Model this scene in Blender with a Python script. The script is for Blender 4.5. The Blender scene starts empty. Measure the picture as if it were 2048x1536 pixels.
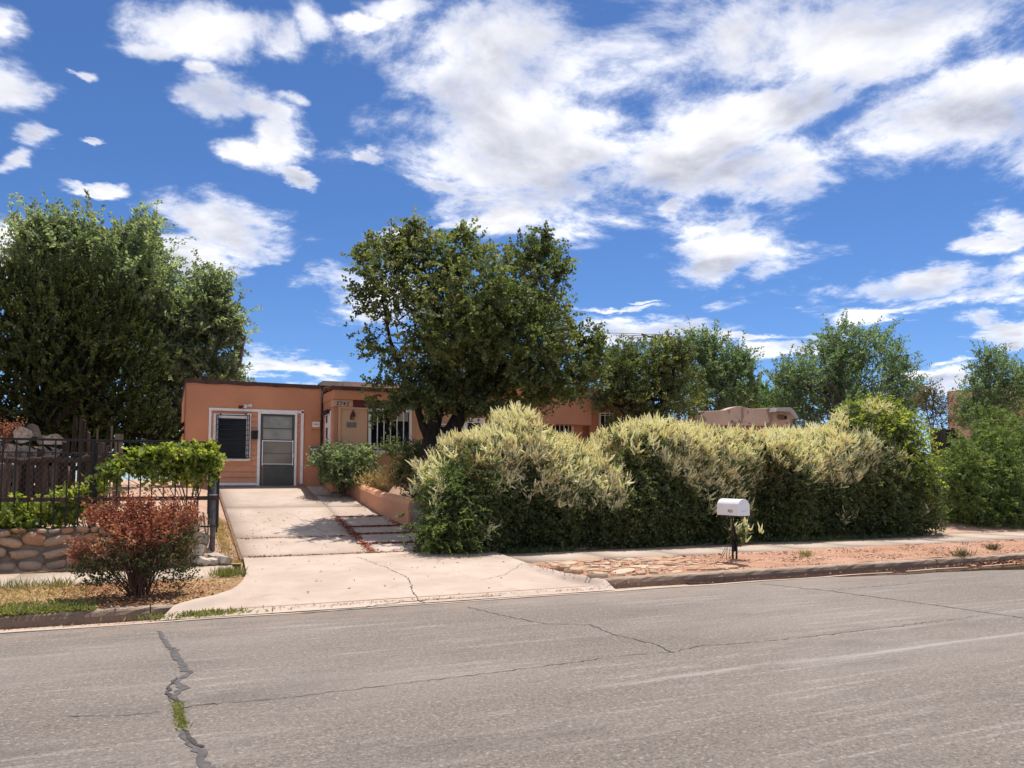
import bpy, math, random
import numpy as np
from math import radians as R_, sin, cos, pi

SC = bpy.context.scene
COL = SC.collection
rng = np.random.default_rng(7)
rnd = random.Random(11)

# ------------------------------------------------------------------ camera, sky, sun, exposure
F_PX, PITCH, CAM_H, HORIZON = 1540.0, R_(3.6), 1.6, 960.0
HEAD = R_(66)                       # the street (x axis) runs off 66 degrees to the right of the view
PP = HORIZON - F_PX*math.tan(PITCH)
_r = np.array([sin(HEAD), -cos(HEAD), 0.0])
_f = np.array([cos(HEAD)*cos(PITCH), sin(HEAD)*cos(PITCH), sin(PITCH)])
_u = np.cross(_r, _f)
CAM = np.array([0, 0, CAM_H])
def ray(x, y): return _f*F_PX + _r*(x-1024) + _u*(PP-y)
def at(x, y, Y):                    # where the line of sight through (x, y) meets the upright plane at distance Y
    d = ray(x, y); return CAM + d*(Y/d[1])
def atX(x, y, X):
    d = ray(x, y); return CAM + d*(X/d[0])
def atz(x, y, z):
    d = ray(x, y); return CAM + d*((z-CAM_H)/d[2])
def depth(P): return float((np.array(P)-CAM) @ _f)

cd = bpy.data.cameras.new("camera"); cam = bpy.data.objects.new("camera", cd); COL.objects.link(cam)
cd.sensor_width = 36.0; cd.lens = 36.0*F_PX/2048; cd.shift_y = (PP-768)/2048
cd.clip_start = .1; cd.clip_end = 3000
cam.location = CAM; cam.rotation_euler = (pi/2+PITCH, 0, HEAD-pi/2)
SC.camera = cam
SC.view_settings.view_transform = 'Standard'; SC.view_settings.look = 'None'
SC.view_settings.exposure = 1.4; SC.view_settings.gamma = 1.0
SC.view_settings.use_curve_mapping = False
SC.cycles.use_denoising = True
SC.cycles.max_bounces = 8; SC.cycles.transparent_max_bounces = 8
SC.cycles.use_adaptive_sampling = False

SUN_EL, SUN_AZ = R_(72), R_(42)     # azimuth counted from the street axis towards the house
sd = bpy.data.lights.new("sun", 'SUN'); sun = bpy.data.objects.new("sun", sd); COL.objects.link(sun)
sd.energy = 2.3; sd.angle = R_(.53); sd.color = (1, .93, .84)
from mathutils import Vector
sun.rotation_euler = Vector((cos(SUN_EL)*cos(SUN_AZ), cos(SUN_EL)*sin(SUN_AZ), sin(SUN_EL))).to_track_quat('Z', 'Y').to_euler()
sun.location = (0, 0, 30)

W = bpy.data.worlds.new("World"); SC.world = W; W.use_nodes = True
NT = W.node_tree; NT.nodes.clear()
def wn(t, **k):
    n = NT.nodes.new(t)
    for a, b in k.items(): setattr(n, a, b)
    return n
def wl(a, b): NT.links.new(a, b)
def wmath(op, a, b=None, c=None, clamp=False):
    n = wn('ShaderNodeMath', operation=op, use_clamp=clamp)
    for i, v in enumerate((a, b, c)):
        if v is None: continue
        if isinstance(v, (int, float)): n.inputs[i].default_value = v
        else: wl(v, n.inputs[i])
    return n.outputs[0]
def wrange(v, a, b, c=0., d=1.):
    n = wn('ShaderNodeMapRange', interpolation_type='SMOOTHSTEP')
    wl(v, n.inputs[0])
    for i, q in enumerate((a, b, c, d)): n.inputs[i+1].default_value = q
    return n.outputs[0]
sky = wn('ShaderNodeTexSky', sky_type='NISHITA'); sky.sun_disc = False
sky.sun_elevation = SUN_EL; sky.sun_rotation = pi/2-SUN_AZ
sky.altitude = 1800; sky.air_density = .9; sky.dust_density = .9; sky.ozone_density = 4.0
hsv = wn('ShaderNodeHueSaturation'); hsv.inputs['Saturation'].default_value = 1.10
wl(sky.outputs[0], hsv.inputs['Color'])
tint = wn('ShaderNodeMix', data_type='RGBA', blend_type='MULTIPLY'); tint.inputs[0].default_value = 1
wl(hsv.outputs[0], tint.inputs[6]); tint.inputs[7].default_value = (.78, .90, 1.06, 1)
tc = wn('ShaderNodeTexCoord')
sep = wn('ShaderNodeSeparateXYZ'); wl(tc.outputs['Generated'], sep.inputs[0])
az = wmath('ARCTAN2', sep.outputs[1], sep.outputs[0]); el = wmath('ARCSINE', sep.outputs[2])
uv0 = wn('ShaderNodeCombineXYZ'); wl(az, uv0.inputs[0]); wl(el, uv0.inputs[1])
# cloud-deck coordinates: a flat deck seen from below, so cloud detail flattens towards the horizon
dz = wmath('ADD', wmath('MAXIMUM', sep.outputs[2], 0.0), .16)
deck = wn('ShaderNodeCombineXYZ')
wl(wmath('DIVIDE', sep.outputs[0], dz), deck.inputs[0]); wl(wmath('DIVIDE', sep.outputs[1], dz), deck.inputs[1])
def wnoise(vec, scale, detail, rough=.55, dist=0.):
    n = wn('ShaderNodeTexNoise'); n.inputs['Scale'].default_value = scale
    n.inputs['Detail'].default_value = detail; n.inputs['Roughness'].default_value = rough
    n.inputs['Distortion'].default_value = dist
    wl(vec, n.inputs['Vector']); return n
warp = wnoise(deck.outputs[0], 2.2, 6, .62)
wv = wn('ShaderNodeVectorMath', operation='MULTIPLY_ADD'); wl(warp.outputs['Color'], wv.inputs[0])
wv.inputs[1].default_value = (.15, .11, 0); wl(uv0.outputs[0], wv.inputs[2])
wv2 = wn('ShaderNodeVectorMath', operation='SUBTRACT'); wl(wv.outputs[0], wv2.inputs[0]); wv2.inputs[1].default_value = (.075, .055, 0)
CLOUDS = [(1100,95,290,95),(1330,60,300,110),(1560,70,300,105),(1880,45,260,90),(1230,140,110,50),
 (1010,270,190,150),(1090,330,150,70),(1110,390,170,60),(920,190,110,80),(1010,430,90,30),
 (1440,265,120,90),(1380,320,100,60),(1590,345,80,62),(1560,225,130,50),(1480,350,100,40),(1680,205,60,40),
 (1860,230,170,85),(1990,240,150,110),(2040,320,80,60),(1760,270,80,45),(1800,120,180,50),
 (1465,470,80,70),(1440,530,105,42),(1480,440,50,35),
 (1830,575,220,26),(1930,600,170,26),(1990,475,55,28),(2060,440,60,40),
 (1320,662,150,22),(1500,672,130,10),(1590,700,110,20),(1770,630,75,12),(1230,623,60,6),(1260,606,25,5),
 (1890,760,60,24),(1900,720,50,9),(2030,662,70,22),(2040,695,50,18),
 (400,45,110,55),(310,85,48,30),(470,30,70,40),(545,65,50,42),(600,22,38,34),(390,135,25,20),
 (425,210,80,50),(390,200,55,30),(510,225,55,35),(560,290,45,60),(490,320,80,28),(440,318,45,16),(560,240,40,30),
 (470,455,100,40),(385,455,50,36),(520,490,60,22),(385,525,75,45),(300,600,80,60),
 (690,565,78,48),(760,590,90,60),(575,738,110,22),(640,735,50,10),
 (25,170,58,48),(45,265,32,26),(15,25,42,42),(10,330,30,20),
 (590,205,42,16),(612,372,42,12),(760,318,30,13),(870,357,50,15),(945,380,48,10),(785,465,55,16),(900,430,45,8),
 (15,490,60,70),(200,388,55,10),(160,140,20,9),(180,300,28,6),(1380,400,25,16),(720,30,60,14),(810,10,80,26)]
m = None
for (x, y, rx, ry) in CLOUDS:
    def uvof(px, py):
        d = ray(px, py); d = d/np.linalg.norm(d); return np.array([math.atan2(d[1], d[0]), math.asin(d[2])])
    rx *= 1.08; ry *= 1.08; c = uvof(x, y); sx = abs(uvof(x+rx, y)[0]-uvof(x-rx, y)[0])/2; sy = abs(uvof(x, y-ry)[1]-uvof(x, y+ry)[1])/2
    a = wn('ShaderNodeVectorMath', operation='MULTIPLY_ADD'); wl(wv2.outputs[0], a.inputs[0])
    a.inputs[1].default_value = (1/sx, 1/sy, 0); a.inputs[2].default_value = (-c[0]/sx, -c[1]/sy, 0)
    l = wn('ShaderNodeVectorMath', operation='LENGTH'); wl(a.outputs[0], l.inputs[0])
    m = l.outputs['Value'] if m is None else wmath('SMOOTH_MIN', m, l.outputs['Value'], .35)
fine = wnoise(deck.outputs[0], 3.4, 11, .66, .25)
broad = wnoise(deck.outputs[0], 1.3, 3, .5)
field = wmath('ADD', wmath('MINIMUM', wmath('SUBTRACT', 1.0, m), .62), wmath('MULTIPLY', wmath('SUBTRACT', fine.outputs['Fac'],   .5), 4.3))
# the rest of the dome carries broken cloud, its cover raised to add fill light
cz = ray(1024, 500); cz = cz/np.linalg.norm(cz); caz = math.atan2(cz[1], cz[0])
off = wmath('MAXIMUM', wmath('ABSOLUTE', wmath('SUBTRACT', az, caz)), wmath('ADD', el, -.02))
outside = wrange(off, .64, .8)
gen = wmath('MULTIPLY_ADD', broad.outputs['Fac'], 6.0, -2.85)
gen = wmath('ADD', gen, wmath('MULTIPLY', wmath('SUBTRACT', fine.outputs['Fac'], .5), 2.0))
mixf = wn('ShaderNodeMix', data_type='FLOAT'); wl(outside, mixf.inputs[0]); wl(field, mixf.inputs[2]); wl(gen, mixf.inputs[3])
dens = wmath('POWER', wrange(mixf.outputs[0], -.45, .85), 1.35)
# puffs: compare the cloud's density with its density a little nearer the sun; the denser way is the shaded side
shift = wn('ShaderNodeVectorMath', operation='ADD'); wl(deck.outputs[0], shift.inputs[0]); shift.inputs[1].default_value = (-.05, -.12, 0)
fine2 = wnoise(shift.outputs[0], 3.4, 6, .55, .25); fine3 = wnoise(deck.outputs[0], 3.4, 6, .55, .25)
relief = wmath('MULTIPLY', wmath('SUBTRACT', fine2.outputs['Fac'], fine3.outputs['Fac']), 2.6)
thick = wmath('MULTIPLY', wrange(mixf.outputs[0], .0, .95), .80)
thick = wmath('ADD', thick, wmath('MULTIPLY', relief, wrange(mixf.outputs[0], -.1, .5)), clamp=True)
ccol = wn('ShaderNodeMix', data_type='RGBA'); wl(thick, ccol.inputs[0])
CL = 10.5
ccol.inputs[6].default_value = (CL, CL*.99, CL*1.0, 1); ccol.inputs[7].default_value = (CL*.41, CL*.42, CL*.485, 1)
fin = wn('ShaderNodeMix', data_type='RGBA'); wl(wmath('MULTIPLY', dens, .97), fin.inputs[0]); wl(tint.outputs[2], fin.inputs[6]); wl(ccol.outputs[2], fin.inputs[7])
bg = wn('ShaderNodeBackground'); bg.inputs[1].default_value = .05; wl(fin.outputs[2], bg.inputs[0])
wo = wn('ShaderNodeOutputWorld'); wl(bg.outputs[0], wo.inputs[0])

# ------------------------------------------------------------------ materials
MATS = {}
class MT:
    """small node-tree builder"""
    def __init__(s, name):
        s.m = bpy.data.materials.new(name); s.m.use_nodes = True; s.t = s.m.node_tree; s.t.nodes.clear()
        s.out = s.n('ShaderNodeOutputMaterial'); s.geo = s.n('ShaderNodeNewGeometry'); s.pos = s.geo.outputs['Position']
        MATS[name] = s.m
    def n(s, t, **k):
        x = s.t.nodes.new(t)
        for a, b in k.items(): setattr(x, a, b)
        return x
    def l(s, a, b): s.t.links.new(a, b)
    def put(s, sock, v):
        if isinstance(v, (int, float)): sock.default_value = v
        elif isinstance(v, tuple): sock.default_value = v if len(v) == 4 or sock.type == 'VECTOR' else (*v, 1)
        else: s.l(v, sock)
    def noise(s, scale, detail=4, rough=.55, vec=None, stretch=None, dist=0.):
        x = s.n('ShaderNodeTexNoise'); x.inputs['Scale'].default_value = scale; x.inputs['Detail'].default_value = detail
        x.inputs['Roughness'].default_value = rough; x.inputs['Distortion'].default_value = dist
        v = vec or s.pos
        if stretch:
            q = s.n('ShaderNodeVectorMath', operation='MULTIPLY'); s.l(v, q.inputs[0]); q.inputs[1].default_value = stretch; v = q.outputs[0]
        s.l(v, x.inputs['Vector']); return x.outputs['Fac']
    def vor(s, scale, feature='F1', out='Distance', stretch=None, vec=None):
        x = s.n('ShaderNodeTexVoronoi', feature=feature); x.inputs['Scale'].default_value = scale
        v = vec or s.pos
        if stretch:
            q = s.n('ShaderNodeVectorMath', operation='MULTIPLY'); s.l(v, q.inputs[0]); q.inputs[1].default_value = stretch; v = q.outputs[0]
        s.l(v, x.inputs['Vector']); return x.outputs[out]
    def math(s, op, a, b=0., c=0., clamp=False):
        x = s.n('ShaderNodeMath', operation=op, use_clamp=clamp)
        for i, v in enumerate((a, b, c)): s.put(x.inputs[i], v)
        return x.outputs[0]
    def rng(s, v, a, b, c=0., d=1.):
        x = s.n('ShaderNodeMapRange', interpolation_type='SMOOTHSTEP'); s.put(x.inputs[0], v)
        for i, q in enumerate((a, b, c, d)): x.inputs[i+1].default_value = q
        return x.outputs[0]
    def mix(s, f, a, b, blend='MIX'):
        x = s.n('ShaderNodeMix', data_type='RGBA', blend_type=blend); s.put(x.inputs[0], f); s.put(x.inputs[6], a); s.put(x.inputs[7], b)
        return x.outputs[2]
    def ramp(s, v, stops):
        x = s.n('ShaderNodeValToRGB'); s.put(x.inputs[0], v); e = x.color_ramp.elements
        while len(e) < len(stops): e.new(.5)
        for q, (p, c) in zip(e, stops): q.position = p; q.color = (*c, 1)
        return x.outputs[0]
    def bump(s, h, strength=.4, dist=.02, nrm=None):
        x = s.n('ShaderNodeBump'); x.inputs['Strength'].default_value = strength; x.inputs['Distance'].default_value = dist
        s.put(x.inputs['Height'], h)
        if nrm: s.l(nrm, x.inputs['Normal'])
        return x.outputs[0]
    def pbr(s, col, rough=.8, nrm=None, metal=0., spec=.3):
        x = s.n('ShaderNodeBsdfPrincipled'); s.put(x.inputs['Base Color'], col); s.put(x.inputs['Roughness'], rough)
        x.inputs['Metallic'].default_value = metal; x.inputs['Specular IOR Level'].default_value = spec
        if nrm: s.l(nrm, x.inputs['Normal'])
        s.l(x.outputs[0], s.out.inputs[0]); return s.m
    def leaf(s, col, trans=.45, tcol=None, gloss=.06, rough=.6):
        d = s.n('ShaderNodeBsdfDiffuse'); s.put(d.inputs[0], col)
        t = s.n('ShaderNodeBsdfTranslucent'); s.put(t.inputs[0], tcol if tcol is not None else col)
        a = s.n('ShaderNodeMixShader'); a.inputs[0].default_value = trans; s.l(d.outputs[0], a.inputs[1]); s.l(t.outputs[0], a.inputs[2])
        g = s.n('ShaderNodeBsdfGlossy'); g.inputs[1].default_value = rough; g.inputs[0].default_value = (.8, .85, .8, 1)
        b = s.n('ShaderNodeMixShader'); b.inputs[0].default_value = gloss; s.l(a.outputs[0], b.inputs[1]); s.l(g.outputs[0], b.inputs[2])
        s.l(b.outputs[0], s.out.inputs[0]); return s.m

def leaf_mat(name, cols, patch=1.2, trans=.42, boost=1.5, gloss=.035, tint=(1., 1.08, .62)):
    """cols: ramp stops picked per leaf, tinted by a slow noise so that sprigs differ"""
    t = MT(name)
    r = t.geo.outputs['Random Per Island']
    v = t.math('ADD', t.math('MULTIPLY', r, .62), t.math('MULTIPLY', t.rng(t.noise(patch, 3), .3, .7), .38))
    c = t.ramp(v, cols)
    tr = t.mix(1.0, c, tuple(boost*q for q in tint), 'MULTIPLY')
    return t.leaf(c, trans, tr, gloss)

def simple(name, col, rough=.7, var=.15, scale=9, metal=0., bump=.15, spec=.3):
    t = MT(name); n = t.noise(scale, 5)
    c = t.mix(t.rng(n, .3, .7), tuple(q*(1-var) for q in col), tuple(min(1, q*(1+var)) for q in col))
    return t.pbr(c, rough, t.bump(t.noise(scale*6, 4), bump, .01), metal, spec)

def build_materials():
    # worn asphalt: stones, pale polished streaks along the street, the long pale tyre streak
    t = MT('asphalt')
    st = t.rng(t.noise(46, 3, .6), .44, .56)
    c = t.ramp(t.noise(.8, 5, .6, stretch=(.35, 1.2, 1)), [(.3, (.168, .141, .121)), (.7, (.215, .183, .158))])
    c = t.mix(t.math('MULTIPLY', st, .42), c, (.29, .255, .225))
    c = t.mix(t.math('MULTIPLY', t.rng(t.noise(38, 3, .6, dist=.5), .51, .58), .55), c, (.085, .07, .06))
    c = t.mix(t.math('MULTIPLY', t.rng(t.noise(31, 3, .6), .58, .64), .7), c, (.38, .34, .305))
    streak = t.math('MULTIPLY', t.rng(t.noise(1.5, 8, .68, stretch=(.28, 3.4, 1)), .5, .72), t.rng(t.noise(.5, 3), .38, .62))
    c = t.mix(t.math('MULTIPLY', t.rng(t.noise(14, 6, .8), .42, .66), .3), c, (.075, .065, .058))
    c = t.mix(t.math('MULTIPLY', t.rng(t.noise(.33, 4, .6, stretch=(.6, 1.4, 1)), .42, .62), .32), c, (.30, .265, .24))
    c = t.mix(t.math('MULTIPLY', t.rng(t.noise(.9, 4, .6, stretch=(.5, 1.4, 1)), .54, .68), .30), c, (.095, .083, .078))
    fs = t.math('MULTIPLY', t.rng(t.noise(1.1, 7, .78, stretch=(.45, 8.5, 1)), .535, .60), t.rng(t.noise(.45, 4, .6, stretch=(.7, 1.6, 1)), .44, .58))
    c = t.mix(t.math('MULTIPLY', t.math('MULTIPLY', fs, t.rng(t.noise(23, 4, .7), .36, .58)), .5), c, (.42, .38, .35))
    c = t.mix(t.math('MULTIPLY', t.math('MULTIPLY', streak, t.rng(t.noise(19, 5, .8), .38, .6)), .95), c, (.40, .365, .335))
    sp = t.n('ShaderNodeSeparateXYZ'); t.l(t.pos, sp.inputs[0])
    wob = t.math('ADD', sp.outputs[1], t.math('ADD', t.math('MULTIPLY', t.noise(.6, 3), .16), t.math('MULTIPLY', t.noise(9, 5, .7), .12)))
    line = t.rng(t.math('ABSOLUTE', t.math('SUBTRACT', wob, 5.42)), .0, .085, 1., 0.)
    line = t.math('MULTIPLY', line, t.rng(t.noise(1.1, 7, .75, stretch=(.5, 3, 1)), .36, .6))
    line = t.math('MULTIPLY', line, t.rng(sp.outputs[0], 2.6, 3.6))
    c = t.mix(t.math('MULTIPLY', line, .8), c, (.36, .335, .31))
    edge = t.math('MULTIPLY', t.rng(sp.outputs[1], 8.4, 9.6), t.rng(t.noise(2.2, 5), .35, .65))
    c = t.mix(t.math('MULTIPLY', edge, .55), c, (.29, .22, .175))
    t.pbr(c, .85, t.bump(t.noise(60, 5, .8), .7, .02), spec=.25)
    # pale pinkish concrete
    def concrete(name, a, b, stain, sc=1.0):
        t = MT(name)
        n = t.noise(.9*sc, 6, .6)
        c = t.mix(t.rng(n, .3, .7), a, b)
        c = t.mix(t.math('MULTIPLY', t.rng(t.noise(2.6*sc, 7, .7, dist=.6), .52, .72), .5), c, stain)
        c = t.mix(t.math('MULTIPLY', t.rng(t.noise(140, 2, .6), .58, .7), .3), c, tuple(q*.55 for q in stain))
        c = t.mix(t.math('MULTIPLY', t.rng(t.noise(260, 2, .6), .3, .7), .18), c, tuple(q*.7 for q in a))
        t.pbr(c, .82, t.bump(t.noise(60, 6, .65), .35, .012), spec=.25)
    concrete('drive_concrete', (.40, .315, .255), (.50, .41, .345), (.33, .22, .16))
    concrete('walk_concrete', (.41, .325, .262), (.48, .39, .315), (.31, .225, .175), 1.5)
    concrete('kerb_concrete', (.30, .215, .155), (.42, .32, .245), (.15, .09, .06), 4)
    t = MT('kerb_dark_face'); sp = t.n('ShaderNodeSeparateXYZ'); t.l(t.pos, sp.inputs[0])
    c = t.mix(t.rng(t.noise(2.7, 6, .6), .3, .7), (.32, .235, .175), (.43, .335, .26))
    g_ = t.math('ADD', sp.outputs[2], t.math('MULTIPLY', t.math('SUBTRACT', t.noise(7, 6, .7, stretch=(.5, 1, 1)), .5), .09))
    c = t.mix(t.rng(g_, .095, .122, .85, 0.), c, (.215, .15, .112))  # darker brown below the top edge, its border broken by noise
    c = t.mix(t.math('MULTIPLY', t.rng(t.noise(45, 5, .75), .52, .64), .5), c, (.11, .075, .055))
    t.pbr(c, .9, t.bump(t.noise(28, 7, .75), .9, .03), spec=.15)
    concrete('gutter_concrete', (.40, .305, .235), (.49, .385, .305), (.26, .15, .105), 2)
    # stucco
    def stucco(name, col, blot):
        t = MT(name)
        c = t.mix(t.rng(t.noise(.7, 5, .6), .3, .7), tuple(q*.92 for q in col), tuple(q*1.08 for q in col))
        c = t.mix(t.math('MULTIPLY', t.rng(t.noise(2.2, 6, .65, stretch=(1, 1, .35)), .52, .75), .4), c, blot)
        c = t.mix(t.math('MULTIPLY', t.rng(t.noise(26, 5, .75), .4, .62), .22), c, tuple(q*.72 for q in col))
        t.pbr(c, .9, t.bump(t.noise(32, 6, .75), .6, .02), spec=.15)
    stucco('stucco_orange', (.66, .305, .17), (.56, .24, .125))
    stucco('stucco_terracotta', (.52, .255, .155), (.42, .19, .115))
    stucco('stucco_dark', (.36, .15, .085), (.28, .11, .065))  # deeper red-brown stucco for the low wall
    stucco('stucco_tan', (.70, .43, .27), (.60, .36, .22))
    stucco('stucco_planter', (.66, .34, .20), (.55, .27, .155))
    stucco('stucco_far', (.46, .30, .21), (.38, .24, .16))
    t = MT('stucco_peeling')
    c = t.mix(t.rng(t.noise(.9, 5), .3, .7), (.47, .35, .265), (.54, .41, .32))
    c = t.mix(t.rng(t.noise(1.9, 5, .55, dist=.8), .56, .60), c, (.29, .215, .175))
    c = t.mix(t.rng(t.noise(2.3, 4, .6, dist=1.), .66, .70), c, (.16, .09, .075))
    t.pbr(c, .92, t.bump(t.noise(40, 5), .5, .015), spec=.15)
    simple('roof_brown', (.085, .045, .035), .7, .25, 4)
    simple('cap_grey', (.36, .35, .33), .7, .15, 3)
    simple('mortar_patch', (.20, .175, .15), .9, .2, 5)
    simple('red_beam', (.105, .028, .022), .7, .2, 5)
    simple('red_paint', (.25, .085, .055), .7, .2, 5)
    simple('trim_white', (.88, .87, .85), .55, .06, 6, bump=.08)
    simple('siding', (.62, .30, .175), .65, .07, 5, bump=.1)
    simple('door_green', (.085, .09, .08), .5, .12, 4, bump=.05)
    simple('black_iron', (.02, .018, .017), .55, .2, 8)
    simple('rust_iron', (.055, .030, .024), .75, .45, 14)
    simple('steel_grey', (.13, .14, .15), .55, .3, 8, .3)
    simple('galvanised', (.5, .5, .5), .4, .2, 10, .7)
    simple('plaque_grey', (.17, .19, .19), .6, .12, 10)
    simple('lamp_copper', (.05, .024, .016), .5, .2, 10)
    simple('plastic_white', (.72, .72, .70), .4, .06, 9, bump=.04)
    simple('mailbox_white', (.88, .87, .86), .38, .035, 4, bump=.05, spec=.4)
    simple('ink', (.10, .08, .08), .7, .1, 9)
    simple('number_black', (.015, .012, .012), .5, .1, 9)
    simple('number_white', (.7, .68, .62), .5, .1, 9)
    simple('blind', (.42, .40, .34), .7, .12, 3)
    simple('dark_room', (.012, .012, .014), .9, .2, 4)
    simple('crack', (.065, .056, .051), .95, .35, 20)
    simple('joint_dirt', (.17, .10, .07), .95, .4, 20)
    simple('tar', (.085, .078, .076), .75, .3, 14)
    simple('rock_grey', (.42, .36, .30), .85, .25, 7, bump=.5)
    # window glass: a dark sheet with a sharp reflection
    t = MT('glass_dark'); c = t.mix(t.rng(t.noise(1.5, 3), .35, .65), (.008, .009, .012), (.022, .023, .026)); t.pbr(c, .08, None, 0, .12)
    t = MT('glass_pale'); c = t.mix(t.rng(t.noise(2.4, 4), .35, .65), (.20, .205, .165), (.31, .31, .255)); t.pbr(c, .15, None, 0, .5)
    t = MT('glass_tan'); c = t.mix(t.rng(t.noise(2.4, 4), .35, .65), (.17, .15, .115), (.235, .205, .16)); t.pbr(c, .2, None, 0, .5)
    # weathered timber, grain along z
    t = MT('old_wood')
    g = t.noise(5, 6, .65, stretch=(7, 7, .6))
    oi = t.n('ShaderNodeObjectInfo')
    c = t.ramp(t.math('ADD', t.math('MULTIPLY', g, .62), t.math('MULTIPLY', oi.outputs['Random'], .42)), [(.28, (.02, .014, .011)), (.5, (.065, .045, .035)), (.74, (.15, .115, .09)), (.95, (.33, .28, .24))])
    t.pbr(c, .9, t.bump(g, .7, .02), spec=.15)
    t = MT('log_end')
    c = t.ramp(t.noise(9, 6, .7), [(.3, (.13, .11, .09)), (.5, (.38, .34, .28)), (.7, (.54, .49, .42))])
    t.pbr(c, .9, t.bump(t.noise(25, 5), .6, .02), spec=.1)
    def bark(name, a, b):
        t = MT(name); g = t.noise(7, 6, .7, stretch=(3, 3, .5))
        t.pbr(t.mix(t.rng(g, .3, .7), a, b), .95, t.bump(g, .9, .04), spec=.1)
    bark('bark_dark', (.020, .016, .014), (.052, .042, .036)); bark('bark_grey', (.07, .06, .05), (.17, .145, .12)); bark('twig_red', (.10, .05, .035), (.20, .11, .08))
    # earth
    t = MT('red_dirt')
    c = t.mix(t.rng(t.noise(1.3, 6, .65), .3, .7), (.36, .185, .115), (.47, .28, .195))
    c = t.mix(t.math('MULTIPLY', t.rng(t.noise(45, 4, .7), .52, .66), .7), c, (.60, .43, .33))
    c = t.mix(t.math('MULTIPLY', t.rng(t.noise(70, 4, .7), .58, .70), .7), c, (.16, .08, .055))
    t.pbr(c, .95, t.bump(t.noise(38, 6, .7), .9, .03), spec=.1)
    t = MT('dry_verge')
    c = t.ramp(t.noise(1.1, 7, .7), [(.3, (.27, .15, .085)), (.5, (.40, .26, .13)), (.7, (.52, .38, .20))])
    c = t.mix(t.math('MULTIPLY', t.rng(t.noise(60, 4, .7), .5, .66), .6), c, (.13, .08, .05))
    t.pbr(c, .95, t.bump(t.noise(45, 6, .75), .9, .03), spec=.1)
    t = MT('yard_earth')
    c = t.mix(t.rng(t.noise(.6, 6, .65), .3, .7), (.38, .24, .17), (.50, .35, .26))
    c = t.mix(t.math('MULTIPLY', t.rng(t.noise(50, 4, .7), .55, .68), .5), c, (.2, .13, .09))
    t.pbr(c, .95, t.bump(t.noise(30, 6, .7), .8, .03), spec=.1)
    def stone(name, stops, sc=4):
        t = MT(name); oi = t.n('ShaderNodeObjectInfo')
        v = t.math('ADD', t.math('MULTIPLY', oi.outputs['Random'], .75), t.math('MULTIPLY', t.noise(sc, 5), .3))
        c = t.ramp(v, stops)
        c = t.mix(t.math('MULTIPLY', t.rng(t.noise(sc*5, 5, .7), .5, .7), .5), c, tuple(q*.5 for q in stops[0][1]))
        t.pbr(c, .88, t.bump(t.noise(sc*9, 6, .7), .7, .02), spec=.15)
    stone('wall_stone', [(.1, (.34, .15, .085)), (.35, (.42, .235, .14)), (.55, (.36, .27, .20)), (.75, (.50, .32, .21)), (.95, (.30, .25, .20))])
    stone('flag_stone', [(.1, (.38, .23, .14)), (.5, (.50, .35, .235)), (.95, (.58, .45, .33))])
    simple('mortar', (.20, .165, .135), .95, .25, 6, bump=.6)
    simple('leaf_red_litter', (.33, .09, .05), .9, .5, 40); 
    t = MT('litter'); r = t.geo.outputs['Random Per Island']
    t.pbr(t.ramp(r, [(.0, (.09, .04, .025)), (.45, (.26, .10, .055)), (.8, (.42, .23, .13)), (1., (.55, .40, .26))]), .9, spec=.1)
    t = MT('gravel_stone'); r = t.geo.outputs['Random Per Island']
    t.pbr(t.ramp(r, [(.0, (.16, .08, .05)), (.4, (.36, .20, .13)), (.8, (.50, .36, .26)), (1., (.60, .50, .40))]), .9, spec=.1)
    t = MT('water'); n = t.noise(3, 3)
    t.pbr(t.mix(t.rng(n, .3, .7), (.045, .022, .014), (.085, .042, .026)), .06, t.bump(t.noise(9, 2), .04, .01), 0, .5)
    # leaves
    leaf_mat('leaf_tree', [(.0, (.040, .055, .021)), (.4, (.084, .108, .036)), (.7, (.14, .160, .054)), (.88, (.21, .20, .07)), (1., (.30, .20, .085))], .9, .5, 1.7, gloss=.04)
    leaf_mat('leaf_elm', [(.0, (.075, .10, .06)), (.5, (.165, .20, .115)), (1., (.30, .34, .20))], .7, .52, 1.9, gloss=.04)
    leaf_mat('leaf_elm_far', [(.0, (.05, .08, .045)), (.5, (.105, .155, .080)), (1., (.22, .275, .15))], .7, .5, 1.8, gloss=.04)
    leaf_mat('leaf_juniper', [(.0, (.014, .020, .006)), (.5, (.036, .050, .012)), (.85, (.095, .11, .026)), (1., (.21, .21, .06))], 1.6, .25, gloss=.03)
    leaf_mat('leaf_hedge', [(.0, (.040, .056, .024)), (.5, (.086, .110, .040)), (.85, (.145, .16, .058)), (1., (.21, .16, .08))], 1.3, .48, 1.7, gloss=.04)
    leaf_mat('leaf_vine', [(.0, (.07, .11, .018)), (.5, (.20, .25, .04)), (1., (.46, .43, .11))], 1.5, .5, 1.6)
    leaf_mat('leaf_bright', [(.0, (.05, .10, .02)), (.5, (.10, .18, .035)), (1., (.20, .26, .06))], 1.2, .48)
    leaf_mat('leaf_fresh', [(.0, (.050, .080, .026)), (.5, (.115, .165, .05)), (1., (.27, .31, .09))], 1.2, .45)
    leaf_mat('leaf_red', [(.0, (.13, .035, .024)), (.4, (.30, .085, .055)), (.75, (.46, .19, .13)), (1., (.62, .40, .30))], 2.0, .40, 1.25)
    leaf_mat('leaf_redgreen', [(.0, (.025, .045, .014)), (.5, (.065, .085, .028)), (.8, (.16, .11, .045)), (1., (.30, .13, .07))], 2.5, .40, 1.3)
    leaf_mat('leaf_brown', [(.0, (.05, .045, .018)), (.5, (.11, .09, .04)), (1., (.20, .14, .07))], 1.5, .40, 1.2)
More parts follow.
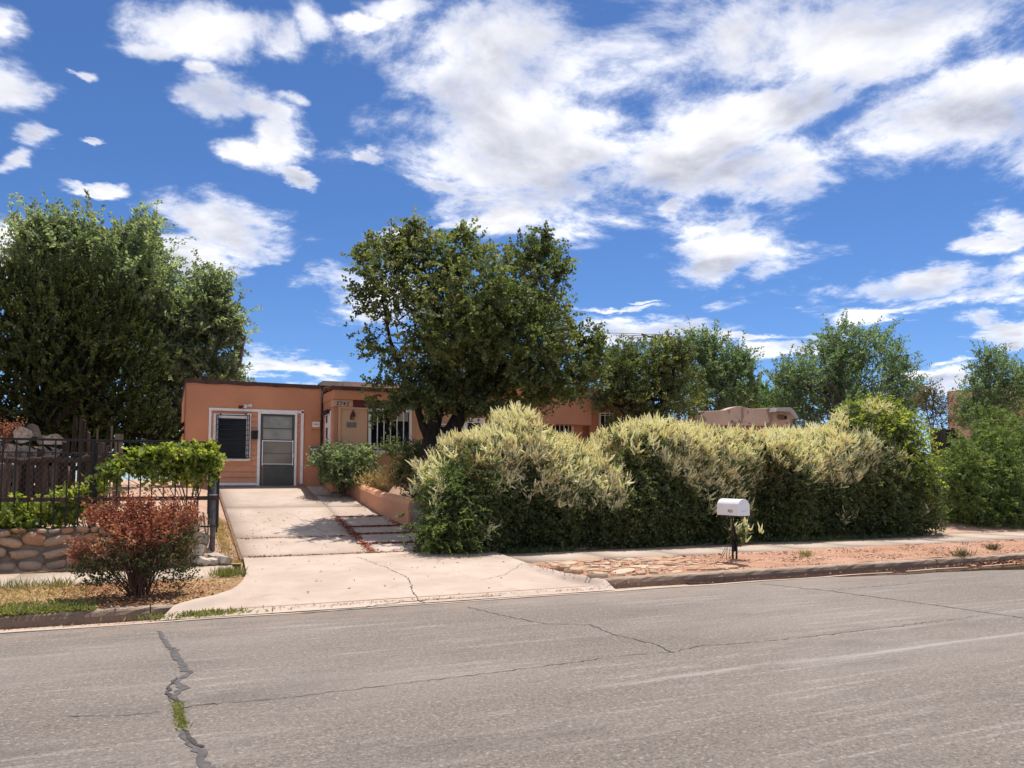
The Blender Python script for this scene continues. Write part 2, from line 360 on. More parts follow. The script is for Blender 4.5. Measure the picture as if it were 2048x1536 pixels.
    leaf_mat('straw', [(.0, (.30, .19, .08)), (.5, (.50, .36, .17)), (1., (.66, .52, .28))], 2., .3, 1.1, .02)
    leaf_mat('grass_green', [(.0, (.11, .13, .035)), (.6, (.25, .25, .075)), (1., (.46, .42, .18))], 2., .4, 1.2, .03)
    leaf_mat('cream', [(.0, (.55, .42, .27)), (.12, (.84, .75, .50)), (.6, (.92, .87, .65)), (1., (.93, .91, .79))], 1.6, .48, 1.1, .02, (1.02, 1.06, .80))
    leaf_mat('straw_seed', [(.0, (.20, .12, .06)), (.5, (.36, .24, .12)), (1., (.52, .38, .20))], 2., .35, 1.05, .02)
build_materials()

# ------------------------------------------------------------------ object helpers
def origin(o):
    v = np.zeros(3)
    while o is not None: v = v + np.array(o.location); o = o.parent
    return v
def link(name, me, mat=None, parent=None, loc=None):
    o = bpy.data.objects.new(name, me); COL.objects.link(o)
    if mat and me is not None and not me.materials: me.materials.append(MATS[mat])
    if parent is not None: o.parent = parent
    if loc is not None: o.location = loc
    return o
def tag(o, label=None, cat=None, group=None, kind=None):
    if label: o['label'] = label
    if cat: o['category'] = cat
    if group: o['group'] = group
    if kind: o['kind'] = kind
    return o
def thing(name, loc, label, cat, group=None):
    return tag(link(name, None, None, None, tuple(float(q) for q in loc)), label, cat, group)
def structure(name, loc=(0, 0, 0)):
    return tag(link(name, None, None, None, tuple(loc)), kind='structure')
def npmesh(name, V, Fc, mat, parent=None, smooth=False, world=True):
    """numpy mesh; V in world coordinates, moved into the parent's frame; Fc is (n,3) or (n,4)"""
    V = np.asarray(V, float)
    if world and parent is not None: V = V-origin(parent)
    Fc = np.asarray(Fc, np.int32); k = Fc.shape[1]
    me = bpy.data.meshes.new(name)
    me.vertices.add(len(V)); me.vertices.foreach_set('co', V.astype(np.float32).ravel())
    me.loops.add(Fc.size); me.loops.foreach_set('vertex_index', Fc.ravel())
    me.polygons.add(len(Fc)); me.polygons.foreach_set('loop_start', np.arange(0, Fc.size, k, dtype=np.int32))
    me.polygons.foreach_set('loop_total', np.full(len(Fc), k, np.int32))
    if smooth: me.polygons.foreach_set('use_smooth', np.ones(len(Fc), bool))
    me.update(); me.validate()
    return link(name, me, mat, parent)
class MB:
    """collects shapes with mixed polygons"""
    def __init__(s): s.v = []; s.f = []
    def add(s, V, Fs):
        n = len(s.v); s.v += [tuple(map(float, q)) for q in V]; s.f += [tuple(n+i for i in q) for q in Fs]; return s
    def box(s, a, b):
        (x0, y0, z0), (x1, y1, z1) = a, b
        return s.add([(x0,y0,z0),(x1,y0,z0),(x1,y1,z0),(x0,y1,z0),(x0,y0,z1),(x1,y0,z1),(x1,y1,z1),(x0,y1,z1)],
                     [(0,3,2,1),(4,5,6,7),(0,1,5,4),(1,2,6,5),(2,3,7,6),(3,0,4,7)])
    def hexa(s, P):   # 8 corners like box
        return s.add(P, [(0,3,2,1),(4,5,6,7),(0,1,5,4),(1,2,6,5),(2,3,7,6),(3,0,4,7)])
    def tube(s, pts, rad, n=8, caps=True):
        pts = [np.array(p, float) for p in pts]
        rad = [rad]*len(pts) if isinstance(rad, (int, float)) else rad
        rings = []; prev = None
        for i, p in enumerate(pts):
            d = pts[min(i+1, len(pts)-1)]-pts[max(i-1, 0)]; d = d/(np.linalg.norm(d)+1e-9)
            a = np.cross(d, (0, 0, 1) if abs(d[2]) < .9 else (1, 0, 0)) if prev is None else prev-d*(prev@d)
            a = a/(np.linalg.norm(a)+1e-9); prev = a; b = np.cross(d, a)
            rings.append([p+rad[i]*(a*cos(2*pi*k/n)+b*sin(2*pi*k/n)) for k in range(n)])
        base = len(s.v)
        for r in rings: s.v += [tuple(map(float, q)) for q in r]
        for i in range(len(pts)-1):
            for k in range(n):
                s.f.append((base+i*n+k, base+i*n+(k+1) % n, base+(i+1)*n+(k+1) % n, base+(i+1)*n+k))
        if caps:
            s.f.append(tuple(base+k for k in range(n))[::-1]); e = base+(len(pts)-1)*n; s.f.append(tuple(e+k for k in range(n)))
        return s
    def prism(s, poly, y0, y1):   # polygon in (x, z) pushed along y
        n = len(poly); V = [(x, y0, z) for x, z in poly]+[(x, y1, z) for x, z in poly]
        return s.add(V, [tuple(range(n)), tuple(range(2*n-1, n-1, -1))]+[(i, i+n, (i+1) % n+n, (i+1) % n) for i in range(n)])
    def build(s, name, mat, parent=None, bevel=0., smooth=False, world=True):
        V = np.array(s.v)
        if world and parent is not None: V = V-origin(parent)
        me = bpy.data.meshes.new(name); me.from_pydata(V.tolist(), [], s.f); me.update()
        o = link(name, me, mat, parent)
        if bevel:
            import bmesh
            bm = bmesh.new(); bm.from_mesh(me)
            bmesh.ops.remove_doubles(bm, verts=bm.verts, dist=1e-5)
            bmesh.ops.recalc_face_normals(bm, faces=bm.faces)
            bmesh.ops.bevel(bm, geom=bm.edges[:], offset=bevel, segments=2, affect='EDGES', profile=.6, clamp_overlap=True)
            bm.to_mesh(me); bm.free()
        if smooth:
            for p in me.polygons: p.use_smooth = True
        return o
def rect(mb, x0, y0, x1, y1, Y, thick=.03, proud=0.):
    """box standing on the wall plane Y between two picture corners, its face `proud` in front of the wall"""
    a = at(x0, y0, Y); b = at(x1, y0, Y); zz = at(x0, y1, Y)[2]   # heights are read at the left end
    return mb.box((a[0], Y-proud, min(a[2], zz)), (b[0], Y-proud+thick, max(a[2], zz)))

# ------------------------------------------------------------------ foliage (numpy)
def unit(v): return v/(np.linalg.norm(v, axis=-1, keepdims=True)+1e-9)
def wobble(P, seed, freq):
    r = np.random.default_rng(seed); s = np.zeros(len(P))
    for _ in range(6):
        k = r.normal(size=3)*freq; s += np.sin(P@k+r.uniform(0, 6.28))
    return s/6*1.7
def leaves(P, A, N, L, Wd):
    """diamond leaves: base P, direction A, normal N, length L, width Wd -> V, F"""
    A = unit(A); B = unit(np.cross(N, A)); n = len(P)
    L = np.broadcast_to(np.asarray(L, float).reshape(-1, 1), (n, 1)); Wd = np.broadcast_to(np.asarray(Wd, float).reshape(-1, 1), (n, 1))
    Nn = unit(np.cross(A, B))
    m = P+A*L*.42
    V = np.stack([P, m+B*Wd/2+Nn*Wd*.12, P+A*L-Nn*L*.12, m-B*Wd/2+Nn*Wd*.12], 1).reshape(-1, 3)
    return V, np.arange(4*n).reshape(n, 4)
def sprays(C, D, twig, k, L, Wd, spread=.75, up=.15, lo=.15, droop=0.):
    """twigs from C along D, k leaves on each, alternating sides"""
    n = len(C); D = unit(D); twig = np.broadcast_to(np.asarray(twig, float).reshape(-1, 1), (n, 1))
    tt = np.linspace(lo, 1, k)[None, :]+rng.uniform(-.5/k, .5/k, (n, k))
    bend = unit(rng.normal(size=(n, 3)))*.25; bend[:, 2] -= droop
    P = C[:, None, :]+D[:, None, :]*(twig*tt)[:, :, None]+bend[:, None, :]*(twig*tt**2)[:, :, None]
    side = unit(np.cross(D, rng.normal(size=(n, 3))))
    sgn = np.where(np.arange(k) % 2 == 0, 1., -1.)[None, :, None]
    ax = D[:, None, :]*(1-spread)+side[:, None, :]*sgn*spread+rng.normal(size=(n, k, 3))*.35; ax[..., 2] += up
    nr = np.cross(D, side)[:, None, :]+rng.normal(size=(n, k, 3))*.55; nr[..., 2] += .4
    s = rng.uniform(.65, 1.25, (n*k))
    return leaves(P.reshape(-1, 3), ax.reshape(-1, 3), nr.reshape(-1, 3), L*s, Wd*s)
def join(parts):
    Vs, Fs, o = [], [], 0
    for V, Fc in parts: Vs.append(V); Fs.append(Fc+o); o += len(V)
    return np.concatenate(Vs), np.concatenate(Fs)
def lobe_world(lobes, Y):
    out = []
    for l in lobes:
        x, y, rx, ry = l[:4]; dY = l[4] if len(l) > 4 else 0.
        c = at(x, y, Y+dY); s = depth(c)/F_PX
        out.append((c, np.array([rx*s, (rx+ry)*.5*s*(l[5] if len(l) > 5 else .9), ry*s])))
    return out
def lobe_points(LW, n, shell=.5):
    w = np.array([r.prod()**(2/3) for _, r in LW]); w = w/w.sum(); P = []; O = []
    for (c, r), q in zip(LW, w):
        k = max(3, int(n*q)); d = unit(rng.normal(size=(k, 3))); rad = rng.uniform(shell**2, 1, (k, 1))**.5
        P.append(c+d*rad*r); O.append(d)
    return np.concatenate(P), np.concatenate(O)
def limb(mb, a, b, r0, r1, sag=.12, n=5, sides=7):
    a = np.array(a, float); b = np.array(b, float); d = np.linalg.norm(b-a)
    off = rng.normal(size=3)*d*sag*.5; off[2] = abs(off[2])*.4
    pts = [a+(b-a)*t+off*sin(pi*t)+rng.normal(size=3)*d*.012 for t in np.linspace(0, 1, n)]
    mb.tube(pts, list(np.linspace(r0, r1, n)), sides, False); return pts
def tree(name, label, cat, base, lobes, Y, clumps, k, leaf, twig, mat, bark='bark_grey', trunk_r=.16, fork=None, gap=.0,
         up=.3, shell=.45, spread=.75, leaf_up=.15, limbs=True, droop=0., freq=1.1, group=None, seed=1, extra=()):
    global rng
    rng = np.random.default_rng(seed)
    o = thing(name, base, label, cat, group)
    LW = lobe_world(lobes, Y)
    P, O = lobe_points(LW, clumps, shell)
    keep = wobble(P, seed+5, freq) > -1+gap*2-rng.uniform(0, .35, len(P))
    P, O = P[keep], O[keep]
    D = O*.7+rng.normal(size=P.shape)*.45; D[:, 2] += up
    parts = [sprays(P-unit(D)*twig*.5, D, twig*rng.uniform(.6, 1.3, len(P)), k, leaf[0], leaf[1], spread, leaf_up, droop=droop)]
    V, Fc = join(parts+list(extra))
    npmesh('crown', V, Fc, mat, o)
    mb = MB(); base = np.array(base, float)
    fk = np.array(fork if fork is not None else base+(LW[0][0]-base)*.35, float)
    limb(mb, base-np.array([0, 0, .15]), fk, trunk_r*1.15, trunk_r*.8, .06, 6, 9)
    if limbs:
        for (c, r) in LW:
            pts = limb(mb, fk, c, trunk_r*.55, trunk_r*.2, .2, 6, 6)
            for _ in range(5):
                d = unit(rng.normal(size=3)); d[2] = abs(d[2])*.8
                q = pts[rnd.randint(2, 5)]
                p2 = limb(mb, q, c+d*r*.85, trunk_r*.2, .012, .15, 5, 5)
    mb.build('trunk', bark, o, smooth=True)
    return o

# ------------------------------------------------------------------ the ground, the road, the walks
HOUSE_Z = 1.44
def drive_z(Y):
    return .25+(HOUSE_Z-.25)*np.clip((np.asarray(Y, float)-14.2)/7.6, 0, 1)
def ground_z(X, Y):
    X = np.asarray(X, float); Y = np.asarray(Y, float)
    d = drive_z(Y)
    left = .72+(HOUSE_Z-.72)*np.clip((Y-14.35)/7.2, 0, 1)
    right = np.minimum(d+.32*np.clip((Y-15.2)/1.2, 0, 1), 1.5)
    wl_ = np.clip((1.1-X)/.45, 0, 1)*np.clip((Y-14.0)/.35, 0, 1)*np.clip((X+40)/10, 0, 1)
    wr = np.clip((X-5.1)/.3, 0, 1)
    z = d-.05
    z = z*(1-wl_)+left*wl_
    z = z*(1-wr)+right*wr
    z = np.where(Y < 13.72, .06, z)
    return z-.02
def grid(xs, ys, fz):
    X, Y = np.meshgrid(xs, ys); Zz = fz(X, Y); V = np.stack([X, Y, Zz], -1).reshape(-1, 3)
    nx, ny = len(xs), len(ys); i = np.arange(nx*ny).reshape(ny, nx)
    return V, np.stack([i[:-1, :-1], i[:-1, 1:], i[1:, 1:], i[1:, :-1]], -1).reshape(-1, 4)
gx = np.concatenate([np.linspace(-300, -12, 8), np.linspace(-8, 9, 86), np.linspace(10, 40, 30), np.linspace(60, 500, 8)])
gy = np.concatenate([[10.02, 11, 12, 13.7], np.linspace(13.78, 24, 60), np.linspace(26, 60, 8), np.linspace(90, 900, 8)])
V, Fc = grid(gx, gy, ground_z)
tag(npmesh('ground', V, Fc, 'yard_earth', smooth=True), kind='structure')
V, Fc = grid(np.array([-400., -100, 0, 100, 600]), np.array([-400., -100, -6.6]), lambda X, Y: X*0+.1)
tag(npmesh('far_verge', V, Fc, 'yard_earth'), kind='structure')
V, Fc = grid(np.linspace(-120, 220, 60), np.linspace(-6.6, 9.62, 12), lambda X, Y: 0*X)
road = tag(npmesh('road', V, Fc, 'asphalt'), kind='structure')

def strip(name, px, mat, parent, w0, jit=.3, z=.004, seed=3):
    """ragged crack drawn along picture points lying on the road"""
    r = np.random.default_rng(seed); P = [atz(x, y, 0) for x, y in px]; W_ = w0 if isinstance(w0, list) else [w0]*len(P)
    pts, ws = [], []
    for i in range(len(P)-1):
        n = max(2, int(np.linalg.norm(P[i+1]-P[i])/.05))
        for t in np.arange(n)/n: pts.append(P[i]*(1-t)+P[i+1]*t); ws.append(W_[i]*(1-t)+W_[i+1]*t)
    pts.append(P[-1]); ws.append(W_[-1]); pts = np.array(pts); ws = np.array(ws)
    pts[:, :2] += np.cumsum(r.normal(size=(len(pts), 2)), 0)*0.0+r.normal(size=(len(pts), 2))*.012
    d = np.gradient(pts, axis=0); nrm = unit(np.stack([-d[:, 1], d[:, 0], 0*d[:, 0]], 1))
    a = pts+nrm*(ws*(.5+r.uniform(-jit, jit, len(ws))))[:, None]; b = pts-nrm*(ws*(.5+r.uniform(-jit, jit, len(ws))))[:, None]
    V = np.stack([a, b], 1).reshape(-1, 3); V[:, 2] = z; n = len(pts)
    Fq = [(2*i, 2*i+1, 2*i+3, 2*i+2) for i in range(n-1)]
    return npmesh(name, V, Fq, mat, parent)
crk = [(318,1262),(330,1285),(348,1303),(362,1325),(372,1342),(384,1345)]
strip('tar_seam', crk, 'tar', road, [.03, .045, .06, .065, .06, .04], .2, .004, 1)
strip('tar_seam', [(384,1345),(352,1362),(362,1378),(345,1396),(352,1408)], 'tar', road, [.035,.07,.065,.05,.03], .25, .004, 2)
strip('crack', [(352,1357),(334,1381),(345,1398),(362,1412)], 'crack', road, [.012,.025,.03,.02], .3, .008, 4)
strip('tar_seam', [(362,1462),(378,1480),(392,1500),(402,1522),(420,1560)], 'tar', road, [.035,.05,.055,.06,.07], .25, .004, 5)
strip('crack', [(366,1462),(386,1482),(406,1494)], 'crack', road, [.015,.03,.02], .3, .008, 6)
strip('crack', [(365,1416),(420,1408),(560,1398),(700,1380),(900,1356),(1100,1331),(1240,1312),(1350,1303),(1400,1292),(1480,1287),(1600,1276),(1800,1252),(1960,1232)], 'crack', road, .0085, .5, .004, 7)
strip('crack', [(1524,1168),(1650,1181),(1800,1201),(1950,1222),(2070,1240)], 'crack', road, .02, .3, .004, 8)
strip('crack', [(930,1213),(1000,1230),(1090,1248),(1180,1250),(1230,1270),(1310,1288),(1345,1306)], 'crack', road, .012, .4, .004, 9)
strip('crack', [(1650,1182),(1740,1174),(1830,1167)], 'crack', road, .012, .4, .004, 10)
strip('crack', [(140,1432),(240,1432),(330,1422)], 'crack', road, .008, .4, .004, 11)

# gutter pan and kerb
V, Fc = grid(np.linspace(-60, 120, 400), np.array([9.60, 9.66, 9.75, 9.9, 10.02]), lambda X, Y: .008-.03*np.clip((Y-9.66)/.25, 0, 1)+.012*np.sin(X*3.1)*.3)
tag(npmesh('gutter', V, Fc, 'gutter_concrete', smooth=True), kind='structure')
kerb = structure('kerb')
def kerb_run(x0, x1, seg):
    x = x0
    while x < x1-.05:
        e = min(x+seg*rnd.uniform(.85, 1.15), x1); n = max(4, int((e-x)/.12)); mb = MB()
        prof = [(9.985, -.03), (9.988, .06), (9.996, .108), (10.02, .13), (10.17, .134), (10.17, -.03)]
        xs = np.linspace(x+.006, e-.006, n); k = len(prof); h = rnd.uniform(-.008, .006); yy = rnd.uniform(-.012, .012)
        for q in xs:
            for j, (y, z) in enumerate(prof):
                chip = rnd.uniform(0, .016) if j in (2, 3) else rnd.uniform(-.003, .003)
                mb.v.append((q, y+yy+(chip if j < 4 else 0), z+(h-chip*.7 if z > 0 else 0)))
        for i in range(n-1):
            for j in range(k-1): mb.f.append((i*k+j, (i+1)*k+j, (i+1)*k+j+1, i*k+j+1))
        mb.f.append(tuple(range(k))); mb.f.append(tuple((n-1)*k+j for j in range(k))[::-1])
        mb.build('kerb_segment', 'kerb_dark_face', kerb); x = e
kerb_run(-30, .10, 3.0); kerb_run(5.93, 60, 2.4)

# verges: left dry grass, right red dirt; their edge towards the drive curves round
def apron_left(Y):  return np.interp(Y, [9.7, 10.0, 10.4, 10.8, 11.4, 12.2, 14.2], [-.05, .1, .55, .8, .97, 1.1, 1.22])
def apron_right(Y): return np.interp(Y, [9.66, 9.95, 10.03, 10.12, 10.3, 10.6, 11.1, 11.9, 13.9, 14.2], [5.96, 5.96, 5.92, 5.84, 5.74, 5.66, 5.6, 5.56, 5.7, 5.2])
def verge(name, xa, xb, mat, amp, f):
    ys = np.linspace(10.165, 11.98, 30)
    V = []; n = 220; T = np.linspace(0, 1, n)**(1.6 if xb is None else 1)
    for y in ys:
        lo = xa if xa is not None else -30; hi = xb(y) if callable(xb) else 60
        lo = xa(y) if callable(xa) else -30
        t = T if callable(xa) else 1-T[::-1] if False else 1-(1-np.linspace(0, 1, n))**1.6 if callable(xb) else T
        x = lo+(hi-lo)*t
        z = .128+.062*(y-10.165)/1.8+amp*np.sin(x*f+y*3)*np.sin(y*4.3-x*1.3)+amp*.5*np.sin(x*f*3.3)*np.sin(y*11)
        V.append(np.stack([x, 0*x+y, z], 1))
    V = np.concatenate(V); i = np.arange(len(V)).reshape(len(ys), n)
    Fq = np.stack([i[:-1, :-1], i[:-1, 1:], i[1:, 1:], i[1:, :-1]], -1).reshape(-1, 4)
    return tag(npmesh(name, V, Fq, mat, smooth=True), kind='structure')
verge_l = verge('dry_verge', None, apron_left, 'dry_verge', .012, 2.3)
verge_r = verge('dirt_verge', apron_right, None, 'red_dirt', .010, 2.1)

# driveway: apron and slabs
drive = structure('driveway')
def apron_z(x, y):
    b = np.interp(y, [9.66, 10.0, 12.0, 14.2], [.012, .035, .195, .255])
    vz = np.interp(y, [9.7, 10.0, 10.2, 12, 14.2], [.012, .13, .155, .205, .255])
    l = np.clip(1.2-(x-apron_left(y))/.22, 0, 1); r = np.clip(1.25-(apron_right(y)-x)/.17, 0, 1)
    k = np.maximum(l*l*(3-2*l), r*r*(3-2*r))
    return b+(np.maximum(vz, b)-b)*k+.004*k
ys = np.concatenate([np.linspace(9.68, 11.0, 26), np.linspace(11.1, 14.16, 26)]); V = []
for y in ys:
    x = apron_left(y)+(apron_right(y)-apron_left(y))*(.5-.5*np.cos(np.linspace(0, pi, 60)))
    V.append(np.stack([x, 0*x+y, apron_z(x, 0*x+y)], 1))
V = np.concatenate(V); i = np.arange(len(V)).reshape(len(ys), 60)
npmesh('apron', V, np.stack([i[:-1, :-1], i[:-1, 1:], i[1:, 1:], i[1:, :-1]], -1).reshape(-1, 4), 'drive_concrete', drive, smooth=True)
def slab(parent, x0, x1, y0, y1, fz, mat, tilt=.004, g=.009, name='slab', n=6, thick=.1):
    V, Fc = grid(np.linspace(x0+g, x1-g, n), np.linspace(y0+g, y1-g, n), fz)
    tx, ty = rnd.uniform(-tilt, tilt), rnd.uniform(-tilt, tilt)
    V[:, 2] += tx*(V[:, 0]-(x0+x1)/2)+ty*(V[:, 1]-(y0+y1)/2)+rnd.uniform(-.003, .003)
    m_ = len(V); idx = np.arange(m_).reshape(n, n)
    ring = np.concatenate([idx[0, :-1], idx[:-1, -1], idx[-1, :0:-1], idx[:0:-1, 0]])
    low = V[ring].copy(); low[:, 2] -= thick; V2 = np.concatenate([V, low]); k = len(ring)
    side = [(ring[j], m_+j, m_+(j+1) % k, ring[(j+1) % k]) for j in range(k)]
    return npmesh(name, V2, np.concatenate([Fc, np.array(side)]), mat, parent)
def dz_(X, Y): return drive_z(Y)+.006
def planter_x(Y): return np.interp(Y, [14.2, 15.8, 18, 20.8, 22], [5.1, 4.82, 4.5, 4.3, 4.3])
for y0, y1 in ((14.18, 15.62), (15.62, 18.66), (18.66, 21.98)):
    slab(drive, 1.2, 3.46, y0, y1, dz_, 'drive_concrete')
for y0, y1 in ((14.18, 14.9), (14.9, 15.75), (15.75, 16.45), (16.45, 17.5), (17.5, 18.66), (18.66, 20.3)):
    slab(drive, 3.46, float(planter_x(y0)), y0, y1, dz_, 'drive_concrete')
slab(drive, 3.46, 3.96, 20.3, 21.98, dz_, 'drive_concrete'); slab(drive, 3.96, 4.6, 20.3, 20.48, dz_, 'drive_concrete')
# the dirt that fills the joints, just under the slabs
V, Fc = grid(np.linspace(1.16, 5.1, 8), np.linspace(14.1, 21.95, 40), lambda X, Y: drive_z(Y)-.012)
npmesh('joint_bed', V, Fc, 'joint_dirt', drive)
def strip3(name, P, mat, parent, w, fz, seed, dz=.004):
    r = np.random.default_rng(seed); pts = []
    for i in range(len(P)-1):
        n = max(2, int(np.linalg.norm(np.array(P[i+1])-P[i])/.06))
        for t in np.arange(n)/n: pts.append(np.array(P[i])*(1-t)+np.array(P[i+1])*t)
    pts.append(np.array(P[-1])); pts = np.array(pts, float)[:, :2]; pts += r.normal(size=pts.shape)*.012
    d = np.gradient(pts, axis=0); nm = unit(np.stack([-d[:, 1], d[:, 0]], 1)); ww = w*r.uniform(.25, 1., len(pts))
    a = pts+nm*ww[:, None]/2; b = pts-nm*ww[:, None]/2
    q = np.stack([a, b], 1).reshape(-1, 2); V = np.column_stack([q, fz(q[:, 0], q[:, 1])+dz])
    return npmesh(name, V, [(2*i, 2*i+1, 2*i+3, 2*i+2) for i in range(len(pts)-1)], mat, parent)
strip3('crack', [atz(818,1148,.2), atz(826,1168,.17), atz(838,1186,.12), atz(852,1199,.06)], 'crack', drive, .022, apron_z, 21)
strip3('crack', [atz(715,1113,.25), atz(780,1135,.22), atz(818,1148,.2)], 'crack', drive, .014, apron_z, 22)
strip3('crack', [atz(600,1222,.03), atz(720,1213,.03), atz(800,1203,.03), atz(900,1196,.03), atz(1000,1190,.03)], 'crack', drive, .03, apron_z, 23)
strip3('crack', [(2.3,18.6), (2.62,17.6), (2.75,16.6), (3.1,15.7), (3.3,14.9)], 'crack', drive, .012, dz_, 24)
strip3('crack', [atz(960,1150,.18), atz(1010,1140,.2), atz(1040,1128,.2)], 'crack', drive, .01, apron_z, 25)

# sidewalks
walk = structure('sidewalk')
x = -14.
while x < 1.0:
    e = min(x+1.5, 1.2); slab(walk, x, e, 11.98, 13.72, lambda X, Y: .192+0*X, 'walk_concrete', .003, .006, n=3); x = e
x = 5.75
while x < 46:
    slab(walk, x, x+1.5, 12.0, 13.75, lambda X, Y: .2+0*X, 'walk_concrete', .004, .006, n=3); x += 1.5
# wall-foot strip between the left walk and the stone wall
V, Fc = grid(np.linspace(-14, 1.16, 60), np.linspace(13.7, 14.4, 6), lambda X, Y: .195+.012*np.sin(X*5)*np.sin(Y*9)+.0*X)
tag(npmesh('earth_strip', V, Fc, 'dry_verge', smooth=True), kind='structure')

# standing water in the gutter
V, Fc = grid(np.linspace(7.4, 40, 90), np.linspace(0, 1, 5), lambda X, Y: .0055+0*X)
near = 9.80-.85*np.clip((V[:, 0]-8.2)/6.5, 0, 1)+.05*np.sin(V[:, 0]*2.1)+.03*np.sin(V[:, 0]*5.3)
V[:, 1] = near+(9.972-near)*V[:, 1]
tag(npmesh('water', V, Fc, 'water'), kind='structure')

# ------------------------------------------------------------------ the house
HY, MY, BY = 22.0, 20.5, 22.6      # front of the left wing, of the glazed porch, of the far range
house = thing('adobe_house', (3, HY, HOUSE_Z), 'low flat-roofed orange stucco house with white framed door and barred windows', 'house')
xL = at(369, 860, HY)[0]; xM = 3.95; xP = at(988, 850, MY)[0]
zL = at(500, 766, HY)[2]; zM = at(668, 777, MY)[2]; zR = at(1150, 777, BY)[2]
MB().box((xL, HY, 1.0), (xM+.3, HY+6.5, zL)).build('wall', 'stucco_orange', house, .05)
# cracked brown roof edging of the wing, a little wavy
mb = MB(); n = 14
for k in range(n):
    a, b = xL-.02+(xM-xL)*k/n, xL-.02+(xM-xL)*(k+1)/n
    h0, h1 = .012*sin(k*1.9), .012*sin(k*1.9+1.9)
    mb.hexa([(a, HY-.025, zL-.075+h0), (b, HY-.025, zL-.075+h1), (b, HY+6.5, zL-.07), (a, HY+6.5, zL-.07),
             (a, HY-.03, zL+.03), (b, HY-.03, zL+.03), (b, HY+6.5, zL+.03), (a, HY+6.5, zL+.03)])
mb.build('roof_edge', 'roof_brown', house)
# --- porch block
zb = at(700, 800, MY)[2]; zb2 = at(700, 814, MY)[2]
MB().box((xM, MY+.09, 1.0), (xP, MY+7, zb+.02)).build('porch_wall', 'stucco_orange', house)
MB().box((xM-.03, MY-.06, zb), (xP+.05, MY+7, zM)).build('parapet', 'stucco_orange', house, .06)
mb = MB(); mb.box((xM-.07, MY-.10, zM-.03), (xP+.05, MY+.5, zM+.075)); mb.build('roof_edge', 'roof_brown', house, .02)
mb = MB(); mb.box((xM-.05, MY+.5, zM+.02), (xM+.4, MY+7, zM+.07)); mb.build('roof_edge', 'roof_brown', house)
zg = at(690, 764, MY+1.5)[2]
MB().box((xM+.04, MY+1.5, 3.4), (at(1165, 800, BY)[0], MY+8, zg-.12)).build('upper_wall', 'stucco_terracotta', house)
g0 = xM-.04
for k in range(7):
    w = .56; mb = MB(); mb.box((g0+w*k+.006, MY+1.42, zg-.14), (g0+w*(k+1)-.006, MY+2.3, zg+.012*sin(k)))
    mb.build('coping_slab', 'cap_grey', house, .008)
xb = at(706, 805, MY)[0]
MB().box((xM-.02, MY-.012, zb2), (xb, MY+.3, zb-.004)).build('lintel', 'stucco_tan', house, .01)
MB().box((xb+.004, MY-.03, zb2-.01), (xP-.02, MY+.25, zb-.006)).build('beam', 'red_beam', house, .01)
# corner post, infill panels, glazing
def house_rect(name, x0, y0, x1, y1, Y, mat, thick=.04, proud=.0, bevel=0., parent=None):
    mb = MB(); rect(mb, x0, y0, x1, y1, Y, thick, proud); return mb.build(name, mat, parent or house, bevel)
house_rect('corner_post', 668, 813.5, 676, 985, MY, 'stucco_terracotta', .12, .0, .01)
house_rect('post', 676.6, 813.5, 681.5, 985, MY, 'stucco_tan', .12, .04, .008)
house_rect('panel', 682, 813.5, 735, 985, MY, 'stucco_tan', .1, .005)
house_rect('panel_rail', 680, 813.8, 736, 817, MY, 'stucco_tan', .05, .035)
house_rect('panel', 824, 813.5, 860, 985, MY, 'stucco_tan', .1, .005)
house_rect('post', 833, 813.5, 837, 985, MY, 'stucco_tan', .05, .03, .006)
house_rect('panel', 860.5, 813.5, 905, 846, MY, 'stucco_tan', .1, .006)
house_rect('panel_rail', 860, 817, 908, 820, MY, 'stucco_tan', .05, .03)
house_rect('panel', 905.4, 813.5, 924, 985, MY, 'stucco_tan', .1, .005)
house_rect('panel', 969, 813.5, 986, 985, MY, 'stucco_tan', .1, .005)
house_rect('panel', 738, 906, 820, 985, MY, 'stucco_tan', .1, .008)
def window(x0, y0, x1, y1, Y, fw, glass, mat='trim_white', sill=True, proud=.05, head=True, name='window'):
    """frame with its panes and sill; widths in picture px"""
    mb = MB()
    rect(mb, x0, y0, x0+fw, y1, Y, .06, proud); rect(mb, x1-fw, y0, x1, y1, Y, .06, proud)
    if head: rect(mb, x0+fw+.05, y0, x1-fw-.05, y0+fw, Y, .055, proud-.002)
    rect(mb, x0+fw+.05, y1-fw*.6, x1-fw-.05, y1, Y, .055, proud-.002)
    f = mb.build(name, mat, house)
    mb = MB(); rect(mb, x0+fw, y0+fw*(1 if head else 0), x1-fw, y1-fw*.6, Y, .02, .015); mb.build('pane', glass, f)
    if sill:
        mb = MB(); rect(mb, x0-2, y1, x1+2, y1+3, Y, .12, proud+.06); mb.build('sill', mat, f, .01)
    return f
w1 = window(737, 817, 823, 903, MY, 5, 'glass_dark')
for x in (753.5, 766.5, 779.5, 792.5, 805.5):
    mb = MB(); rect(mb, x-.9, 819, x+.9, 901, MY, .016, .10); mb.build('bar', 'trim_white', w1)
mb = MB(); rect(mb, 743, 820.5, 818, 822.5, MY, .014, .083); mb.build('bar_rail', 'trim_white', w1); mb = MB(); rect(mb, 743, 896, 818, 897.4, MY, .014, .083); mb.build('bar_rail', 'trim_white', w1)
mb = MB(); rect(mb, 779, 823, 816, 842, MY, .006, .028); mb.build('blind', 'blind', w1)
w2 = window(860.5, 846.5, 905, 903, MY, 2.5, 'glass_dark', sill=True, proud=.03)
mb = MB(); rect(mb, 876, 849, 879, 902, MY, .04, .045); mb.build('mullion', 'trim_white', w2)
